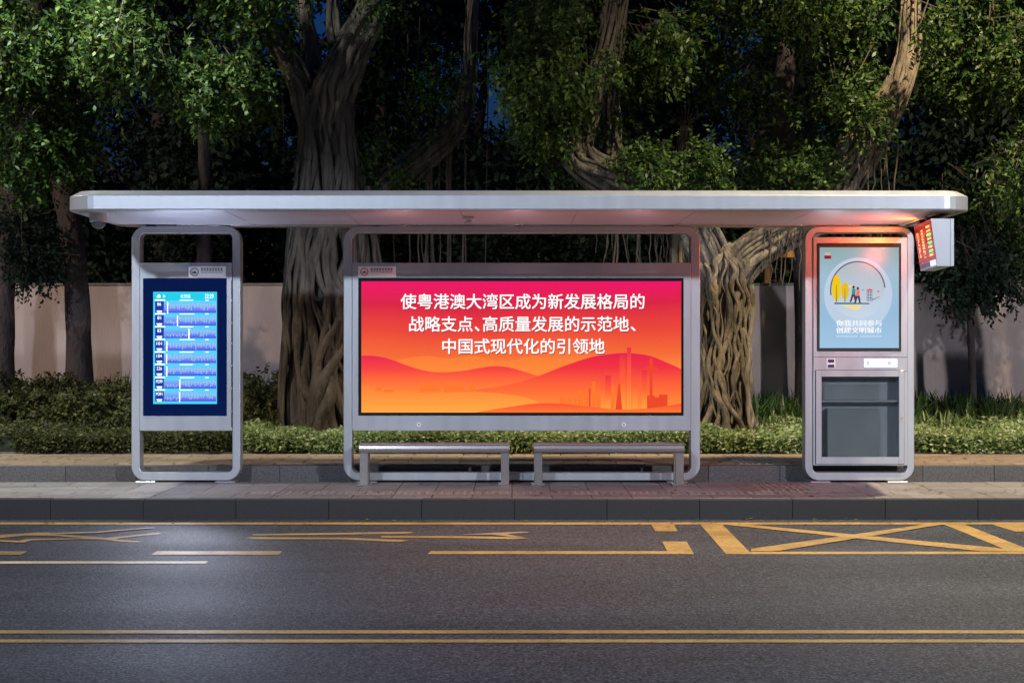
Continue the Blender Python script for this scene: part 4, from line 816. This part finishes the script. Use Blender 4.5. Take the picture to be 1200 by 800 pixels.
# small things beyond the wall
gt = thing('orange_gantry', 'orange painted post and beam above the wall beside the right banyan', 'gantry', (PW(900, 400, 27).x, 27-D0, 0))
a = PW(896, 340, 27); b = PW(903, 300, 27); c = PW(980, 288, 27)
MB().box(a.x, b.x, 27-D0, 27-D0+.12, 0, b.z+.12).build('post', M['yellow_post'], gt); MB().box(b.x+.001, c.x, 27-D0, 27-D0+.1, b.z-.02, b.z+.12).build('beam', M['yellow_post'], gt)
dl = thing('distant_lamp', 'tiny white lamp with blue glow beyond the wall, seen over the light box', 'lamp', (PW(672, 307, 42).x, 42-D0, 0))
q = PW(672, 307, 42); MB().bbox(q.x-.2, q.x+.2, q.y-.1, q.y+.1, q.z-.012, q.z+.012, .004, 1).build('lamp_head', emat('distant_white', s(235, 240, 255), 2), dl); MB().cyl(q.x, q.y, -.4, q.z-.013, .05, 8).build('pole', M['pole'], dl)

# ------------------------------------------------------------------ ground planting
def hcover(x, y):                             # top of the clipped ground cover
    return .27+.05*np.sin(x*2.3+y*1.2)+.035*np.sin(x*5.1+2*np.sin(y*3))+.02*np.sin(x*11)
n = 110000
x = rng.uniform(-8.5, 8.5, n); y = 2.45+rng.random(n)**1.15*2.1
front = rng.random(n) < .30
h = hcover(x, y); edge = np.clip((y-2.42)/.22, 0, 1)
z = UZ+h*np.sqrt(edge)*rng.uniform(.75, 1.08, n); y = np.where(front, 2.42+rng.normal(size=n)*.06+.02*np.sin(x*9), y); z = np.where(front, UZ+.02+rng.random(n)*h*.95, z)
base = np.stack([x, y, z], 1); dr_ = norm(rng.normal(size=(n, 3))*np.array([1, 1, .45])+np.array([0, -.45, .15])); upv = norm(rng.normal(size=(n, 3))*.55+np.array([0, -.5, 1]))
V, F = leaves_mesh(base, dr_, upv, rng.uniform(.035, .07, n), rng.uniform(.010, .018, n))
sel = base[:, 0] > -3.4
keepc = lumps(base*np.array([1, 1, .2]), 2.6)+.5*lumps(base*np.array([1.3, 1, .2]), 7) > -.85
def sub(V, F, sel):
    k = np.nonzero(sel)[0]; V4 = V.reshape(-1, 4, 3)[k].reshape(-1, 3); q = np.arange(len(k))*4
    return V4, np.stack([np.stack([q, q+1, q+2], 1), np.stack([q, q+2, q+3], 1)], 1).reshape(-1, 3)
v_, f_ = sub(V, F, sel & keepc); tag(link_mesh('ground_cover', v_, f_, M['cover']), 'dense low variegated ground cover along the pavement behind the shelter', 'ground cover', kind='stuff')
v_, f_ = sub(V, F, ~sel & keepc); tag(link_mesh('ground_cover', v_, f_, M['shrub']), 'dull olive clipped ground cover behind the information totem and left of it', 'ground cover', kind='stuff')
# inner mass so the soil does not show
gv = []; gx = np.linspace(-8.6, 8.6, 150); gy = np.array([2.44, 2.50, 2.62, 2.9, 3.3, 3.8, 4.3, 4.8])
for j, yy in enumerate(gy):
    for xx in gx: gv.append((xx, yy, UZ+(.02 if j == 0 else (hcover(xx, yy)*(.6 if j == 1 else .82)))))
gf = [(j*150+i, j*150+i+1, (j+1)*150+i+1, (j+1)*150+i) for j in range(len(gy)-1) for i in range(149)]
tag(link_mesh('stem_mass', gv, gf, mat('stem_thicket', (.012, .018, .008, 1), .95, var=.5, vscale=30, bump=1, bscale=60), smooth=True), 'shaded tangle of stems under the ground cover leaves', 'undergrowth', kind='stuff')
# strap leaved lilies along the wall
def blades(n, x0, x1, y0, y1, hl, seed, zb=.12):
    rs = np.random.default_rng(seed); m_ = n//9; cx = np.repeat(rs.uniform(x0, x1, m_), 9); cy = np.repeat(rs.uniform(y0, y1, m_), 9); n = m_*9
    cx = cx+rs.normal(size=n)*.05; cy = cy+rs.normal(size=n)*.05; a = rs.uniform(0, 2*PI, n); ln = rs.uniform(hl*.6, hl*1.25, n); ben = rs.uniform(.25, .95, n); wd = rs.uniform(.010, .019, n)
    hx, hy = np.cos(a), np.sin(a); sx, sy = -hy, hx; V = []
    ks = [0, .3, .6, .82, 1.0]
    for k in ks:
        r_ = ln*ben*(k**1.6)*.75; zz = ln*(k-ben*.55*k**2.4); w = wd*(1-k**3)*(1 if k > 0 else .7)+.0008
        c = np.stack([cx+hx*r_, cy+hy*r_, UZ+zb+zz], 1); sd = np.stack([sx*w, sy*w, np.zeros(n)], 1); V += [c-sd, c+sd]
    V = np.stack(V, 1).reshape(-1, 3); q = np.arange(n)*10; F = []
    for k in range(4): F.append(np.stack([q+2*k, q+2*k+1, q+2*k+3, q+2*k+2], 1))
    return V, np.stack(F, 1).reshape(-1, 4)
V, F = blades(9000, -2.2, 8.4, 4.4, 6.5, .62, 5); tag(link_mesh('lily_bed', V, F, M['blade'], smooth=True), 'dark strap leaved plants at the foot of the wall', 'plants', kind='stuff')
V, F = blades(3400, -2.2, 8.4, 3.9, 5.2, .34, 6, .16); tag(link_mesh('grass_tufts', V, F, M['cover'], smooth=True), 'short arching grassy tufts between ground cover and lilies', 'grass', kind='stuff')
V, F = blades(5200, -8.4, -2.2, 4.6, 6.5, .82, 8); tag(link_mesh('lily_bed', V, F, M['blade_dark'], smooth=True), 'dark arching strap leaves in front of the wall at the left', 'plants', kind='stuff')
# rounded shrubs on the left
SH = [(-30, 470, 22.6, 40), (35, 478, 22.8, 42), (95, 482, 22.6, 34), (130, 470, 23.2, 34), (175, 480, 22.8, 34), (225, 478, 23, 32), (300, 480, 22.8, 32), (330, 470, 23.6, 26), (65, 460, 23.8, 34), (10, 455, 23.9, 30), (250, 455, 24, 34), (300, 452, 24, 28)]
SL = ['bushy dark shrub cut by the left picture edge', 'broad olive shrub in front of the grey trunk', 'olive shrub directly in front of the straight dark trunk', 'dark shrub between the straight trunk and the totem', 'shrub just left behind the totem frame', 'shrub seen under the totem cabinet', 'shrub between totem and banyan trunk', 'dark shrub touching the left side of the banyan trunk',
      'rear shrub at the wall left of the straight trunk', 'rear shrub at the wall behind the leftmost shrubs', 'rear shrub hidden behind the totem', 'rear shrub at the wall between totem and banyan']
for i, (px, py, D, r_) in enumerate(SH):
    o = thing('shrub', SL[i], 'shrub', (PW(px, 500, D).x, D-D0, UZ), 'dark shrubs behind the totem')
    bl = [(px, py+14, D, r_, 30, .5), (px-8, py+2, D, r_*.6, 22, .35), (px+9, py+4, D+.1, r_*.6, 22, .35)]
    (VF, sp) = crown(bl, 330, .07, 12, thr=-.7, droop=-.5, spray=.28); link_mesh('foliage', VF[0], VF[1], M['shrub'], o, kind='stuff')
    mb = MB(); rs_ = random.Random(i)
    for q in range(7): mb.tube([(o.location.x+rs_.uniform(-.1, .1), o.location.y+rs_.uniform(-.1, .1), UZ), (o.location.x+rs_.uniform(-.3, .3), o.location.y+rs_.uniform(-.2, .2), UZ+.45)], [.012, .006], 4, caps=False)
    mb.build('stems', M['bark_dark'], o, kind='stuff')

# fallen leaves: on the pavement, along the kerb and in the gutter
n = 760
x = rng.uniform(-8, 8, n); k = rng.random(n); y = np.where(k < .45, rng.uniform(.5, 2.4, n), np.where(k < .75, rng.uniform(-1.8, .3, n), -2.02-np.abs(rng.normal(size=n))*.35))
z = np.where(y > .47, UZ+.012, np.where(y > -2.0, .012, RZ+.012))
base = np.stack([x, y, z], 1); a = rng.uniform(0, 2*PI, n); dr_ = norm(np.stack([np.cos(a), np.sin(a), rng.uniform(0, .25, n)], 1)); upv = norm(rng.normal(size=(n, 3))*.15+np.array([0, 0, 1]))
V, F = leaves_mesh(base, dr_, upv, rng.uniform(.04, .08, n), rng.uniform(.010, .02, n))
tag(link_mesh('leaf_litter', V, F, leafmat('dry_leaf', (.05, .03, .015), (.14, .09, .03), (.22, .19, .06), .7)), 'fallen dry leaves scattered on pavement and gutter', 'leaves', kind='stuff')
